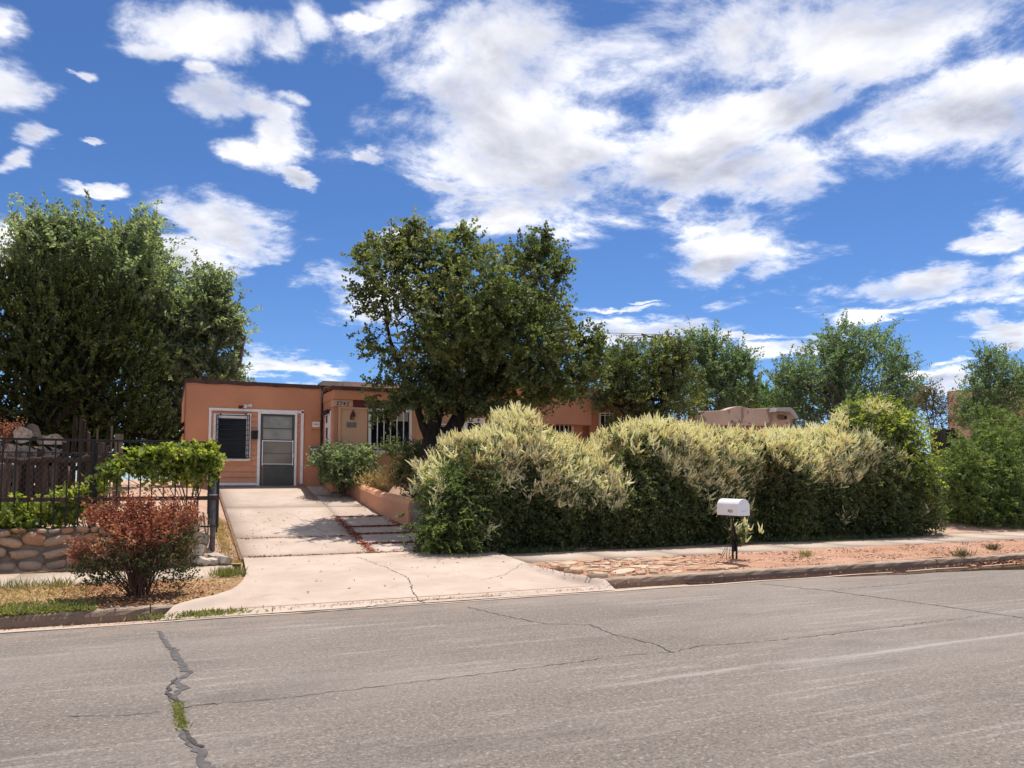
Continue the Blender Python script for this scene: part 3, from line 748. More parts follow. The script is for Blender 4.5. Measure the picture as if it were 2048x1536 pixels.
mb = MB(); rect(mb, 863.2, 849.2, 875.6, 853.5, MY, .006, .026); rect(mb, 879.4, 849.2, 902, 853.5, MY, .006, .026); mb.build('blind', 'blind', w2)
w3 = window(924.5, 836, 968.5, 903, MY, 9.5, 'glass_dark', proud=.05, sill=True)
# window in the porch's left cheek (faces the drive)
def cheek(name, pts, mat, parent, x=xM, proud=.03, thick=.03):
    (x0, y0), (x1, y1) = pts
    a = atX(x0, y0, x); b = atX(x1, y1, x)
    mb = MB(); mb.box((x-proud, min(a[1], b[1]), min(a[2], b[2])), (x-proud+thick, max(a[1], b[1]), max(a[2], b[2])))
    return mb.build(name, mat, parent)
cw = cheek('window', ((652.5, 826), (661.5, 900)), 'trim_white', house, proud=.035)
cheek('pane', ((654.6, 832), (657.4, 846)), 'glass_dark', cw, proud=.04, thick=.01)
cheek('pane', ((654.6, 856), (657.4, 895)), 'glass_dark', cw, proud=.04, thick=.01)
cheek('hood', ((651.8, 823.6), (662.0, 826.5)), 'black_iron', cw, proud=.12, thick=.09)
# --- far range, right of the tree
xa, xc, xd, xe = at(985, 800, BY)[0], at(1166, 800, BY)[0], at(1182, 800, BY)[0], at(1300, 800, BY)[0]
MB().box((xP-.4, BY, 1.0), (xc, BY+5.5, zR)).build('range_wall', 'stucco_terracotta', house, .06)
MB().box((xP-.4, BY-.04, zR-.03), (xc+.05, BY+5.5, zR+.05)).build('roof_edge', 'roof_brown', house, .015)
MB().box((xc+.002, BY+.25, 1.0), (xd, BY+5.5, at(1172, 790, BY)[2])).build('low_wall', 'stucco_dark', house, .03)
MB().box((xd+.002, BY+.1, 1.0), (xe, BY+5.5, at(1190, 780, BY)[2])).build('range_wall', 'stucco_terracotta', house, .06)
MB().box((xd-.03, BY+.06, at(1190, 781, BY)[2]), (xe, BY+5.5, at(1190, 776, BY)[2])).build('roof_edge', 'roof_brown', house, .015)
# bare grey plaster round the roof spout
mb = MB(); P = [(1143, 780), (1165, 780), (1166, 806), (1152, 793)]
q = [at(x, y, BY) for x, y in P]; mb.add([(p[0], BY-.004, p[2]) for p in q], [(0, 1, 2, 3)]); mb.build('plaster_patch', 'mortar_patch', house)
mb = MB(); a = at(1170, 789, BY-.3); mb.box((a[0]-.06, BY-.55, a[2]-.07), (a[0]+.3, BY+.3, a[2]+.02)); mb.build('roof_spout', 'galvanised', house, .01)
for (x0, y0, x1, y1, bars) in ((1098, 823, 1144, 872, 6), (1197, 825, 1226, 872, 4)):
    f = window(x0, y0, x1, y1, BY if x0 < 1180 else BY+.1, 2.4, 'glass_dark', proud=.03, sill=False)
    Yb = BY if x0 < 1180 else BY+.1
    for k in range(bars):
        x = x0+1+(x1-x0-2)*k/(bars-1); mb = MB(); rect(mb, x-.75, y0-2, x+.75, y1, Yb, .018, .10); mb.build('bar', 'trim_white', f)
    mb = MB(); rect(mb, x0, y0+5, x1, y0+6.3, Yb, .015, .08); mb.build('bar_rail', 'trim_white', f)
# --- left wing: the white framed bay with door and barred window
mb = MB()
rect(mb, 418, 815.5, 607.5, 820.5, HY, .05, .045); rect(mb, 418, 820.6, 423, 971, HY, .05, .045); rect(mb, 602, 820.6, 607.5, 968, HY, .05, .045)
rect(mb, 423.2, 965.5, 515, 971, HY, .05, .044)
mb.build('bay_trim', 'trim_white', house, .006)
def board(x0, y0, x1, y1, k):
    a = at(x0, y0, HY); b = at(x1, y0, HY).copy(); b[2] = at(x0, y1, HY)[2]; t = .018+.004*((k*7) % 3)/3
    mb = MB(); mb.hexa([(a[0], HY-t-.012, b[2]), (b[0], HY-t-.012, b[2]), (b[0], HY+.0, b[2]), (a[0], HY+.0, b[2]),
                        (a[0], HY-.006, a[2]), (b[0], HY-.006, a[2]), (b[0], HY+.0, a[2]), (a[0], HY+.0, a[2])])
    return mb.build('siding_board', 'siding', house)
yy = np.linspace(820.8, 965.3, 14)
for k in range(13):
    y0, y1 = yy[k], yy[k+1]-.35
    if yy[k+1] < 829 or y0 > 921: board(423.2, y0, 515.8, y1, k)
    else: board(423.2, y0, 427.5, y1, k); board(502.4, y0, 515.8, y1, k+1)
    board(594.6, y0, 601.8, y1, k+2)
w0 = window(427.6, 827, 502.2, 921.5, HY, 7, 'glass_dark', proud=.05, sill=False)
mb = MB(); rect(mb, 434.8, 834.2, 437.3, 914, HY, .02, .045); rect(mb, 492.8, 834.2, 495, 914, HY, .02, .045); rect(mb, 437.4, 834.2, 492.7, 836, HY, .02, .044); mb.build('sash', 'trim_white', w0)
g = MB(); rect(g, 432, 829.5, 433.6, 916.5, HY, .02, .11); rect(g, 497.6, 829.5, 499.2, 916.5, HY, .02, .11)
rect(g, 432, 829.3, 499.2, 831, HY, .018, .109); rect(g, 432, 914.6, 499.2, 916.4, HY, .018, .109)
for x in (436.4, 494.6): rect(g, x-.6, 831, x+.6, 914.6, HY, .016, .108)
for x in (441, 491): rect(g, x-1.2, 827.2, x+1.2, 830.2, HY, .05, .112)
gr = g.build('grille_frame', 'black_iron', w0)
for k in range(8):
    y = 839+(910-839)*k/7; mb = MB(); rect(mb, 433.6, y-.7, 497.6, y+.7, HY, .014, .107); mb.build('grille_bar', 'black_iron', w0)
# door
mb = MB(); rect(mb, 516, 821.0, 521.4, 971.5, HY, .06, .06); rect(mb, 589.8, 821.0, 594.4, 971.5, HY, .06, .06); rect(mb, 521.5, 821.0, 589.7, 827.5, HY, .06, .059)
mb.build('door_casing', 'trim_white', house, .006)
mb = MB()
rect(mb, 521.6, 827.7, 526.3, 971.3, HY, .03, .03); rect(mb, 584.5, 827.7, 589.6, 971.3, HY, .03, .03)
rect(mb, 526.4, 827.7, 584.4, 832, HY, .03, .029); rect(mb, 526.4, 878.6, 584.4, 882, HY, .03, .029); rect(mb, 526.4, 928.5, 584.4, 971.3, HY, .03, .028)
door = mb.build('door', 'door_green', house, .004)
for (y0, y1, mt) in ((832, 855.8, 'glass_pale'), (857.4, 878.6, 'glass_pale'), (882, 906.2, 'glass_tan'), (907, 928.5, 'glass_tan')):
    mb = MB(); rect(mb, 526.4, y0, 584.4, y1, HY, .012, .012); mb.build('pane', mt, door)
mb = MB(); rect(mb, 526.4, 855.8, 584.4, 857.4, HY, .02, .024); mb.build('glazing_bar', 'door_green', door); mb = MB(); rect(mb, 526.4, 906.2, 584.4, 907, HY, .02, .02); mb.build('glazing_bar', 'door_green', door)
mb = MB(); rect(mb, 524, 881, 525.8, 931, HY, .012, .044); rect(mb, 584.6, 881, 586.4, 931, HY, .012, .044); rect(mb, 524, 880.6, 586.4, 882.4, HY, .012, .043); rect(mb, 525, 927.2, 585.4, 928.6, HY, .012, .043)
mb.build('screen_frame', 'trim_white', door)
mb = MB(); a = at(586.8, 912, HY); mb.box((a[0]-.015, HY-.085, a[2]-.05), (a[0]+.015, HY-.045, a[2]+.05)); mb.build('handle', 'galvanised', door, .004)
# raw concrete step under the door bay
mb = MB(); a = at(517, 971, HY); b = at(596, 971, HY); mb.box((a[0], HY-.12, a[2]-.09), (b[0], HY-.005, a[2]-.012)); mb.build('threshold', 'walk_concrete', house, .01)

# --- fixtures on the house, each a thing of its own
fl = thing('flood_light', at(490, 812, HY), 'small twin-headed flood light over the framed bay of the orange wing', 'lamp')
c = at(490, 813, HY); mb = MB(); mb.tube([(c[0], HY-.002, c[2]), (c[0], HY-.05, c[2])], .055, 12); mb.build('base', 'plastic_white', fl)
for sx in (-1, 1):
    mb = MB(); p = np.array([c[0]+sx*.03, HY-.05, c[2]+.01])
    d = np.array([sx*.085, -.08, -.015+.02*sx]); mb.tube([p, p+d*.45, p+d*.5, p+d*1.2, p+d*1.35], [.012, .016, .03, .045, .047], 12); mb.build('lamp_head', 'plastic_white' if sx > 0 else 'lamp_copper', fl, smooth=False)
lb = thing('letterbox', at(508, 870, HY), 'flat black wall letterbox between the barred window and the door', 'letterbox')
mb = MB(); rect(mb, 502.6, 863, 515, 878.5, HY, .11, .14); mb.build('body', 'black_iron', lb, .012)
mb = MB(); rect(mb, 502.2, 861.4, 515.3, 864.8, HY, .09, .165); mb.build('lid', 'black_iron', lb, .008)
sg = thing('sign_box', at(631, 848, HY), 'terracotta box with a small white plate on the wing wall right of the door', 'sign')
mb = MB(); rect(mb, 621.6, 838, 640.2, 858.3, HY, .05, .06); mb.build('backboard', 'stucco_orange', sg, .006)
mb = MB(); rect(mb, 624, 844, 638.8, 854.2, HY, .012, .07); pl = mb.build('plate', 'trim_white', sg, .002)
mb = MB(); rect(mb, 620.8, 836.6, 641, 839, HY, .06, .09); mb.build('hood', 'stucco_orange', sg, .004)
mb = MB()
for k, x in enumerate((626.6, 628.6, 630.6, 632.6, 634.6)):
    rect(mb, x, 847.6, x+1.2, 850.4, HY, .002, .0725)
mb.build('faded_mark', 'cap_grey', pl)
mt = thing('electric_meter', at(630, 902, HY), 'round glass electric meter on the wing wall above the green shrub', 'meter')
c = at(630, 906, HY); s = .13
mb = MB(); mb.box((c[0]-.14, HY-.09, c[2]-.3), (c[0]+.14, HY-.002, c[2]+.17)); mb.build('box', 'steel_grey', mt, .012)
mb = MB(); mb.tube([(c[0], HY-.09, c[2]+.03), (c[0], HY-.13, c[2]+.03)], .115, 20); mb.build('ring', 'galvanised', mt)
mb = MB(); mb.tube([(c[0], HY-.131, c[2]+.03), (c[0], HY-.19, c[2]+.03), (c[0], HY-.21, c[2]+.03)], [.10, .095, .06], 20); mb.build('dial_glass', 'glass_pale', mt, smooth=False)
pp = thing('drain_pipe', at(647, 860, HY), 'thin dark pipe running down the corner between wing and porch', 'pipe')
mb = MB(); a = at(646.5, 775, HY-.06); mb.tube([(a[0]-.03, HY-.06, a[2]), (a[0]-.03, HY-.06, HOUSE_Z+.05)], .028, 8); mb.build('pipe', 'black_iron', pp, smooth=True)
wlmp = thing('wall_lamp', at(704, 830, MY), 'pointed dark copper lantern on the tan porch panel', 'lamp')
c = at(704, 829, MY)
mb = MB(); mb.tube([(c[0], MY-.12, c[2]+.12), (c[0], MY-.12, c[2]+.09), (c[0], MY-.12, c[2]+.0), (c[0], MY-.12, c[2]-.08)], [.004, .02, .062, .05], 6); mb.build('hood', 'lamp_copper', wlmp)
mb = MB(); mb.tube([(c[0], MY-.12, c[2]-.081), (c[0], MY-.12, c[2]-.12)], [.04, .03], 6); mb.build('lantern_glass', 'glass_tan', wlmp)
mb = MB(); mb.box((c[0]-.04, MY-.12, c[2]-.02), (c[0]+.04, MY-.004, c[2]+.02)); mb.box((c[0]-.05, MY-.02, c[2]-.14), (c[0]+.05, MY-.003, c[2]-.0201)); mb.build('arm', 'lamp_copper', wlmp)
pq = thing('wall_plaque', at(702, 849, MY), 'blank dark grey rectangular plaque below the copper lantern', 'plaque')
mb = MB(); rect(mb, 693, 844.4, 712.3, 854.4, MY, .02, .02); mb.build('plate', 'plaque_grey', pq, .003)

def letters(text, loc, size, mat, parent, name, rot=(pi/2, 0, 0), shear=0., extrude=.004, bold=0.):
    cu = bpy.data.curves.new('txt', 'FONT'); cu.body = text; cu.size = size; cu.extrude = extrude; cu.shear = shear; cu.offset = bold
    tmp = bpy.data.objects.new('txt', cu); COL.objects.link(tmp)
    me = bpy.data.meshes.new_from_object(tmp.evaluated_get(bpy.context.evaluated_depsgraph_get()))
    bpy.data.objects.remove(tmp); bpy.data.curves.remove(cu)
    o = link(name, me, None, parent); me.materials.clear(); me.materials.append(MATS[mat])
    o.location = tuple(np.array(loc)-(origin(parent) if parent else 0)); o.rotation_euler = rot
    return o
hn = thing('house_number', at(682, 806, MY), 'black house number 2742 with pale edges on the porch lintel', 'house number')
a = at(670.5, 810.6, MY)
for k, ch in enumerate('2742'):
    letters(ch, (a[0]+k*.088, MY-.02, a[2]-.0*k), .155, 'number_white', hn, 'number_backing', shear=.25, extrude=.003, bold=.008)
    letters(ch, (a[0]+k*.088+.006, MY-.028, a[2]+.003), .145, 'number_black', hn, 'numeral', shear=.25, extrude=.003, bold=.002)

# planter wall along the right of the drive
pw = thing('planter_wall', (4.6, 17, .7), 'low orange stucco planter wall with a rounded end beside the driveway', 'wall')
Ys = [20.7, 20.25, 19.5, 18.6, 17.6, 16.8, 16.05, 15.5]
def wall_run(name, ys, hs, mat, th=.26, dx=0.):
    mb = MB()
    prof = [(0, -.2), (0, .0), (.0, .80), (.04, .93), (.11, 1.0), (th-.11, 1.0), (th-.04, .93), (th, .80), (th, -.2)]; k = len(prof)
    for y, h in zip(ys, hs):
        zb_ = float(drive_z(y))-.02
        for (px, t) in prof: mb.v.append((float(planter_x(y))+px+dx+.008*sin(y*7+t*5), y, zb_+h*t if t >= 0 else zb_+t))
    for i in range(len(ys)-1):
        for j in range(k-1): mb.f.append((i*k+j, i*k+j+1, (i+1)*k+j+1, (i+1)*k+j))
    mb.f.append(tuple(range(k))[::-1]); mb.f.append(tuple((len(ys)-1)*k+j for j in range(k)))
    return mb.build(name, mat, pw, smooth=False)
def hh(px, py, y): return float(atX(px, py, float(planter_x(y)))[2]-drive_z(y))
def tops(ys): return np.interp(ys, [15.4, 16.6, 18.0, 20.8], [.66, .62, .50, .37])
y1 = np.linspace(20.75, 20.28, 5); wall_run('end_block', y1, [.30, .38, .40, .40, .39], 'stucco_planter', .30, -.02)
y2 = np.linspace(20.24, 19.3, 8); wall_run('wall_panel', y2, tops(y2), 'stucco_terracotta', .26, .01)
y3 = np.linspace(19.29, 16.2, 24); wall_run('wall_body', y3, tops(y3), 'stucco_planter', .27, 0.)
y4 = np.linspace(16.19, 15.3, 9); wall_run('broken_end', y4, tops(y4)*np.linspace(.95, .5, 9)*(1+.1*np.sin(np.arange(9)*2.3)), 'mortar', .22, .05)
post = thing('planter_post', (4.75, 20.9, 1.3), 'short rounded orange stucco post behind the planter wall end', 'post')
mb = MB(); c = at(705.5, 958, 20.9); mb.tube([(c[0], 20.9, c[2]-.4), (c[0], 20.9, c[2]+.02), (c[0], 20.9, c[2]+.09), (c[0], 20.9, c[2]+.13)], [.13, .13, .11, .04], 14); mb.build('post', 'stucco_planter', post, smooth=True)
pr = thing('edging_beam', (6, 20.9, 1.4), 'long dark timber edging beam lying behind the planter wall', 'beam')
a = at(712, 950, 20.9); b = at(830, 950, 20.9); mb = MB(); mb.box((a[0], 20.82, a[2]-.16), (b[0]+.6, 20.98, a[2]-.035)); mb.build('beam', 'red_beam', pr, .01)
mb = MB(); mb.box((a[0], 20.80, a[2]-.03), (b[0]+.6, 21.0, a[2]+.0)); mb.build('cap', 'cap_grey', pr, .006)

# ------------------------------------------------------------------ neighbours
NY = 24.0
nb = thing('neighbour_house', at(1490, 880, NY), 'weathered pink adobe house with a wavy peeling parapet behind the flowering hedge', 'house')
prof = [(1389,824),(1400,822.5),(1430,821.5),(1452,819.5),(1464,815),(1474,812.6),(1484,812.6),(1494,815.5),(1506,817.5),(1525,816.5),(1550,815.5),(1574,815),(1581,820)]
top = [(at(x, y, NY)[0], at(x, y, NY)[2]) for x, y in prof]
bot = [(at(1581, 852, NY)[0], at(1581, 852, NY)[2]), (at(1389, 850, NY)[0], at(1389, 850, NY)[2])]
MB().prism(top+bot, NY, NY+.45).build('parapet', 'stucco_peeling', nb, .03)
a0, a1 = at(1389, 850, NY), at(1581, 852, NY)
MB().box((a0[0]-4, NY+.46, 1.0), (a1[0]+.6, NY+7, a0[2]+.15)).build('wall', 'stucco_terracotta', nb)
MB().box((a0[0]-5, NY+1.2, 3.0), (a0[0]+1, NY+7, at(1380, 834, NY)[2])).build('low_roof', 'cap_grey', nb)
MB().box((at(1455, 850, NY)[0], NY+.05, at(1500, 856, NY)[2]-.05), (at(1564, 850, NY)[0], NY+.4, a1[2]-.008)).build('porch_beam', 'red_paint', nb, .01)
MB().box((at(1564.5, 850, NY)[0], NY+.02, 1.0), (at(1577, 850, NY)[0], NY+.42, a1[2]-.006)).build('pillar', 'stucco_peeling', nb, .03)
MB().box((at(1578, 850, NY)[0], NY+.1, 1.0), (at(1590, 850, NY)[0], NY+2, at(1585, 826, NY)[2])).build('buttress', 'mortar_patch', nb, .08)
mb = MB(); rect(mb, 1536, 854, 1540, 905, NY, .06, -.36); rect(mb, 1553, 854, 1557, 905, NY, .06, -.36); rect(mb, 1540.2, 854, 1552.8, 857, NY, .055, -.361)
df = mb.build('door_frame', 'stucco_far', nb); mb = MB(); rect(mb, 1540.2, 857, 1552.8, 905, NY, .03, -.40); mb.build('door', 'dark_room', df)
mb = MB(); c = at(1558, 833.5, NY); mb.tube([(c[0], NY+.2, c[2]), (c[0], NY-.35, c[2]-.05)], .11, 10); mb.build('roof_spout', 'mortar_patch', nb)
mb = MB(); mb.tube([(c[0], NY-.351, c[2]-.05), (c[0], NY-.356, c[2]-.05)], .085, 10); mb.build('spout_mouth', 'dark_room', nb)
mb = MB(); P = [(1546,824),(1552,822.5),(1574,823.5),(1580,830),(1588,838),(1592,836),(1584,822),(1576,815.5),(1549,816)]
mb.prism([(at(x, y, NY-.25)[0], at(x, y, NY-.25)[2]) for x, y in P], NY-.4, NY+.02); mb.build('roof_flashing', 'cap_grey', nb, .01)
FY = 46.0
fb = thing('far_house', (52, 32, 1.4), 'plain tan flat-roofed house half hidden behind the rightmost tree', 'house')
MB().box((50, 28, 1.0), (62, 36.9, 7.85)).build('wall', 'stucco_far', fb, .08)
MB().box((49.2, 26, 1.0), (60, 30.4, 7.2)).build('upper_wall', 'stucco_terracotta', fb, .06)
an = thing('roof_antenna', at(1325, 800, 27), 'old spidery television antenna standing above the trees', 'antenna')
mb = MB(); c = at(1330, 690, 27); mb.tube([(c[0], 27, 1.4), c, at(1316, 671, 27)], .03, 6); mb.build('mast', 'rust_iron', an)
mb = MB(); A, B = at(1283, 668, 27), at(1352, 691, 27); mb.tube([A, B], .035, 6); mb.build('boom', 'rust_iron', an)
mb = MB(); mb.tube([at(1316, 669, 27), at(1316, 684, 27)], .03, 6); mb.tube([at(1283, 668, 27), at(1298, 688, 27)], .022, 6); mb.build('strut', 'rust_iron', an)
for k in range(7):
    p = A*(1-k/6.3)+B*(k/6.3); q = np.array([1.0, .25, .10])*(2.1-.12*k); mb = MB(); mb.tube([p-q, p+q], .014, 5); mb.build('antenna_rod', 'steel_grey', an)

# ------------------------------------------------------------------ left garden: stone wall, fences, wood
def blob(kind, seed):
    """angular stone: a squashed, knocked-about ball of 80 triangles"""
    import bmesh
    r = np.random.default_rng(seed); bm = bmesh.new(); bmesh.ops.create_icosphere(bm, subdivisions=2 if kind == 'fine' else 1, radius=1)
    V = np.array([v.co[:] for v in bm.verts]); e = .62
    V = np.sign(V)*np.abs(V)**e; V = V*(1+.22*wobble(V, seed, 1.5)[:, None]+r.normal(size=V.shape)*.05)
    for v, c in zip(bm.verts, V): v.co = c
    me = bpy.data.meshes.new('stone'); bm.to_mesh(me); bm.free()
    for p in me.polygons: p.use_smooth = kind == 'fine'
    return me
STONES = [blob('fine', 40+k) for k in range(7)]
def flag(seed, rough=1.):
    r = np.random.default_rng(seed); n = r.integers(6, 9); a = np.sort((np.arange(n)+r.uniform(-.3, .3, n))/n*2*pi); rad = r.uniform(.75, 1.15, n)
    V = []; F_ = []
    for s_, z_ in ((.96, -1), (1., .35), (.88, .85)): V += [(np.cos(t)*q*s_, np.sin(t)*q*s_, z_+(r.normal()*.12 if z_ > 0 else 0)) for t, q in zip(a, rad)]
    V.append((r.normal()*.1, r.normal()*.1, 1.05+r.normal()*.1))
    for l in range(2):
        for k in range(n): F_.append((l*n+k, l*n+(k+1) % n, (l+1)*n+(k+1) % n, (l+1)*n+k))
    for k in range(n): F_.append((2*n+k, 2*n+(k+1) % n, 3*n))
    me = bpy.data.meshes.new('stone'); me.from_pydata([tuple(map(float, v)) for v in V], [], F_); me.update(); return me
FLAGS = [flag(80+k) for k in range(9)]
for me in STONES: me.materials.append(MATS['wall_stone'])
for me in FLAGS: me.materials.append(MATS['flag_stone'])
WY = 14.02
sw = thing('stone_wall', (-2, WY, .2), 'low mortared wall of round brown fieldstones under the iron fence', 'wall')
xa_, xb_ = -5.2, at(398, 1090, WY)[0]; zt = at(60, 1056, WY)[2]
mb = MB(); n = 60
for k in range(n):
    a, b = xa_+(xb_-xa_)*k/n, xa_+(xb_-xa_)*(k+1)/n; h0, h1 = zt-.02+.015*sin(k*1.3), zt-.02+.015*sin(k*1.3+1.3)
    mb.hexa([(a, WY+.02, .1), (b, WY+.02, .1), (b, WY+.36, .1), (a, WY+.36, .1), (a, WY+.03, h0), (b, WY+.03, h1), (b, WY+.36, h1), (a, WY+.36, h0)])
mb.build('mortar', 'mortar', sw)
z = .17
rows = [.21, .19, .17, .10]
for h in rows:
    x = xa_+rnd.uniform(0, .2)
    while x < xb_-.05:
        w = h*rnd.uniform(.8, 2.3); hh_ = h*rnd.uniform(.62, 1.15)
        o = link('stone', STONES[rnd.randrange(7)], None, sw)
        o.location = tuple(np.array([x+w/2, WY+.015+rnd.uniform(-.012, .015), z+h/2+rnd.uniform(-.03, .03)])-origin(sw)); o.scale = (w*.53, rnd.uniform(.07, .10), hh_*.53)
        o.rotation_euler = (rnd.uniform(-.15, .15), rnd.uniform(-.3, .3), rnd.uniform(-.15, .15)); x += w+rnd.uniform(-.01, .05)
    z += h
# loose rocks past its end
for k, (px, py, s, lab) in enumerate([(399,1108,.13,'squarish pale rock sitting at the broken end of the stone wall'),(418,1114,.12,'grey rock lying by the foot of the steel gate post'),
        (434,1118,.13,'long hollow grey rock at the edge of the drive by the gate post'),(447,1126,.10,'outermost small grey rock by the drive edge'),(405,1132,.10,'low rock in the grass under the red-leaved bush side of the wall end'),(392,1120,.12,'dark-sided rock tucked under the end of the stone wall'),(425,1133,.09,'flat rock in front of the hollow grey rock')]):
    c = atz(px, py, .27); o = link('rock', blob('coarse', 200+k)); o.data.materials.append(MATS['rock_grey'])
    c = np.array([c[0], min(max(c[1], 13.75), 14.3), .22+s*.45])
    if k == 0: c[2] = .62; o.scale = (.17, .13, .13)
    elif k == 5: c[2] = .42; o.scale = (.17, .12, .14)
    else: o.scale = (s*1.35, s*1.1, s*.8)
    q = atX(px, py, c[0]); c[0] = at(px, py, c[1])[0]
    o.location = c; o.rotation_euler = (rnd.uniform(-.3, .3), rnd.uniform(-.3, .3), rnd.uniform(0, 3)); tag(o, lab, 'rock', 'loose rocks at the wall end')

IY = 14.16
fence = thing('iron_fence', (-1, IY, .8), 'rusty black iron bar fence with wire mesh standing on the stone wall', 'fence')
fx0, fx1 = -5.0, at(431, 900, IY)[0]
zt_, z2_, z3_, z4_ = at(200, 881, IY)[2], at(200, 906.5, IY)[2], at(200, 998, IY)[2], at(420, 1053, IY)[2]
for z, h, th, m_ in ((zt_, .018, .022, 'black_iron'), (z2_, .010, .012, 'rust_iron'), (z3_, .034, .03, 'rust_iron')):
    mb = MB(); mb.box((fx0, IY-th, z-h), (fx1+.07, IY+th, z+h)); mb.build('rail', m_, fence, .004)
mb = MB(); mb.box((fx1-.9, IY-.016, z4_-.012), (fx1+.06, IY+.016, z4_+.012)); mb.build('rail', 'rust_iron', fence)
x = fx1-.09; BAR = None; k = 0
while x > fx0:
    me_ = MB(); me_.tube([(x+.01*sin(k), IY-.034, z4_-.12+.02*sin(k*2.)), (x, IY-.034, zt_+.0)], .0125, 6); me_.build('bar', 'black_iron', fence); x -= .176; k += 1
pmb = MB(); c = at(187, 940, IY); pmb.box((c[0]-.055, IY+.04, .6), (c[0]+.055, IY+.15, zt_-.03)); pmb.build('post', 'black_iron', fence, .006)
sp_ = MB(); c = at(427.5, 990, IY); sp_.tube([(c[0], IY+.05, .15), (c[0], IY+.05, zt_-.03)], .042, 12); sp_.build('steel_post', 'steel_grey', fence, smooth=True)
mb = MB(); mb.box((c[0]-.06, IY-.005, z3_+.045), (c[0]+.06, IY+.11, z3_+.06)); mb.box((c[0]-.06, IY-.005, z4_-.01), (c[0]+.06, IY+.11, z4_+.006)); mb.build('clamp', 'galvanised', fence)
# wire mesh behind the bars: diagonal wires
V = []; Fq = []
def wire(mbb, a, b, r=.0013): mbb.tube([a, b], r, 3, False)
mb = MB(); xe = at(225, 950, IY)[0]; zlo, zhi = z3_-.25, z2_+.02; step = .085; hgt = zhi-zlo; x = fx0
while x < xe+.3:
    wire(mb, (x, IY+.03, zlo), (min(x+hgt*.85, xe+.35), IY+.03, zlo+(min(x+hgt*.85, xe+.35)-x)/.85)); wire(mb, (x+hgt*.85, IY+.036, zlo), (x, IY+.036, zhi)); x += step
tag(mb.build('wire_mesh', 'steel_grey', fence), kind='stuff')
gate = thing('iron_gate', (fx1, IY+.1, .6), 'open rusty iron gate leaf running back along the driveway edge', 'gate')
gx0 = c[0]+.075
for k in range(12):
    y = IY+.02+k*.27; mb = MB(); xx = gx0-.01*k*.3
    mb.box((xx-.013, y-.013, z4_-.12 if k % 2 else z4_-.02), (xx+.013, y+.013, zt_-.02)); mb.build('bar', 'black_iron', gate)
for z, h in ((zt_-.03, .014), (z3_, .03), (z4_, .013)):
    mb = MB(); mb.box((gx0-.05, IY+.01, z-h), (gx0-.022, IY+3.05, z+h)); mb.build('rail', 'rust_iron', gate)
# weathered plank fence behind
PY = 17.9
pf = thing('plank_fence', (-2, PY, .9), 'ragged fence of grey upright planks with a split log rail', 'fence')
x = -14
spec = [(-14,-4,930),(-4,14,938),(14,26,905),(26,40,900),(40,56,920),(56,72,902),(72,88,896),(88,104,915),(104,117,925),(117,128,905),(128,140,884),(142,150,835.5),(150.5,157,836),(157.5,165,837),(165.5,174,838.5),(175,183,862),(184,192,890),(193,199,858),(200,212,884),(212.5,221,890),(222,227,852),(228,246,868)]
for k, (x0, x1, yt) in enumerate(spec):
    a = at(x0+.3, yt, PY); b = at(x1-rnd.uniform(.3, 2.6), yt, PY); w = b[0]-a[0]; zt2 = a[2]; zb2_ = float(ground_z(0, PY))-.1; l = rnd.uniform(-.05, .05); t = rnd.uniform(0, .09)
    mb = MB(); mb.hexa([(a[0], PY-.02-t, zb2_), (b[0], PY-.02-t, zb2_), (b[0], PY+.03, zb2_), (a[0], PY+.03, zb2_),
        (a[0]+l, PY-.02-t, zt2), (b[0]+l, PY-.02-t, zt2-rnd.uniform(0, .06)), (b[0]+l, PY+.03, zt2-.02), (a[0]+l, PY+.03, zt2)])
    mb.build('plank', 'old_wood', pf, .004)
mb = MB(); a = at(-20, 921, PY-.1); b = at(250, 917, PY-.1)
mb.tube([a*(1-t)+b*t+np.array([0, 0, .025*sin(t*19)+.015*sin(t*47)]) for t in np.linspace(0, 1, 18)], [.062+.012*sin(k*1.7) for k in range(18)], 8); mb.build('log_rail', 'old_wood', pf, smooth=True)
# firewood stacked behind the planks
def log(px, py, r, L, Y, yaw, lab, tilt=0., half=False):
    o = thing('firewood_log', at(px, py, Y), lab, 'log', 'firewood behind the plank fence'); c = at(px, py, Y)
    d = np.array([sin(yaw)*cos(tilt), cos(yaw)*cos(tilt), sin(tilt)]); n = 14; q = np.cross(d, (0, 0, 1)); q = q/np.linalg.norm(q); u = np.cross(q, d)
    ang = np.linspace(0, pi if half else 2*pi, n, endpoint=half); rr = r*(1+.06*np.sin(ang*3+px)+.04*np.sin(ang*5))
    ring = np.stack([np.cos(ang)*rr, np.sin(ang)*rr], 1)
    A_ = [c+q*x+u*y for x, y in ring]; B_ = [p+d*L for p in A_]
    m1 = MB(); m1.add(A_+B_, [(i, i+n, (i+1) % n+n, (i+1) % n) for i in range(n)]); m1.build('bark', 'old_wood', o)
    m2 = MB(); m2.add([p-d*.002 for p in A_], [tuple(range(n))[::-1]]); m2.build('sawn_end', 'log_end', o)
    m2 = MB(); m2.add([p+d*.002 for p in B_], [tuple(range(n))]); m2.build('sawn_end', 'log_end', o)
log(45, 870, .165, .45, PY+.05, -.12, 'thick round log with a grey sawn end on top of the woodpile')
log(70, 874, .11, .4, PY+.25, -.3, 'split log leaning behind the thick round log', .5, True)
log(103, 889, .185, .4, PY+.05, .1, 'large split wedge of wood with its pale edge up', .1, True)
log(84, 880, .10, .5, PY+.3, .1, 'small dark log between the round log and the split wedge')
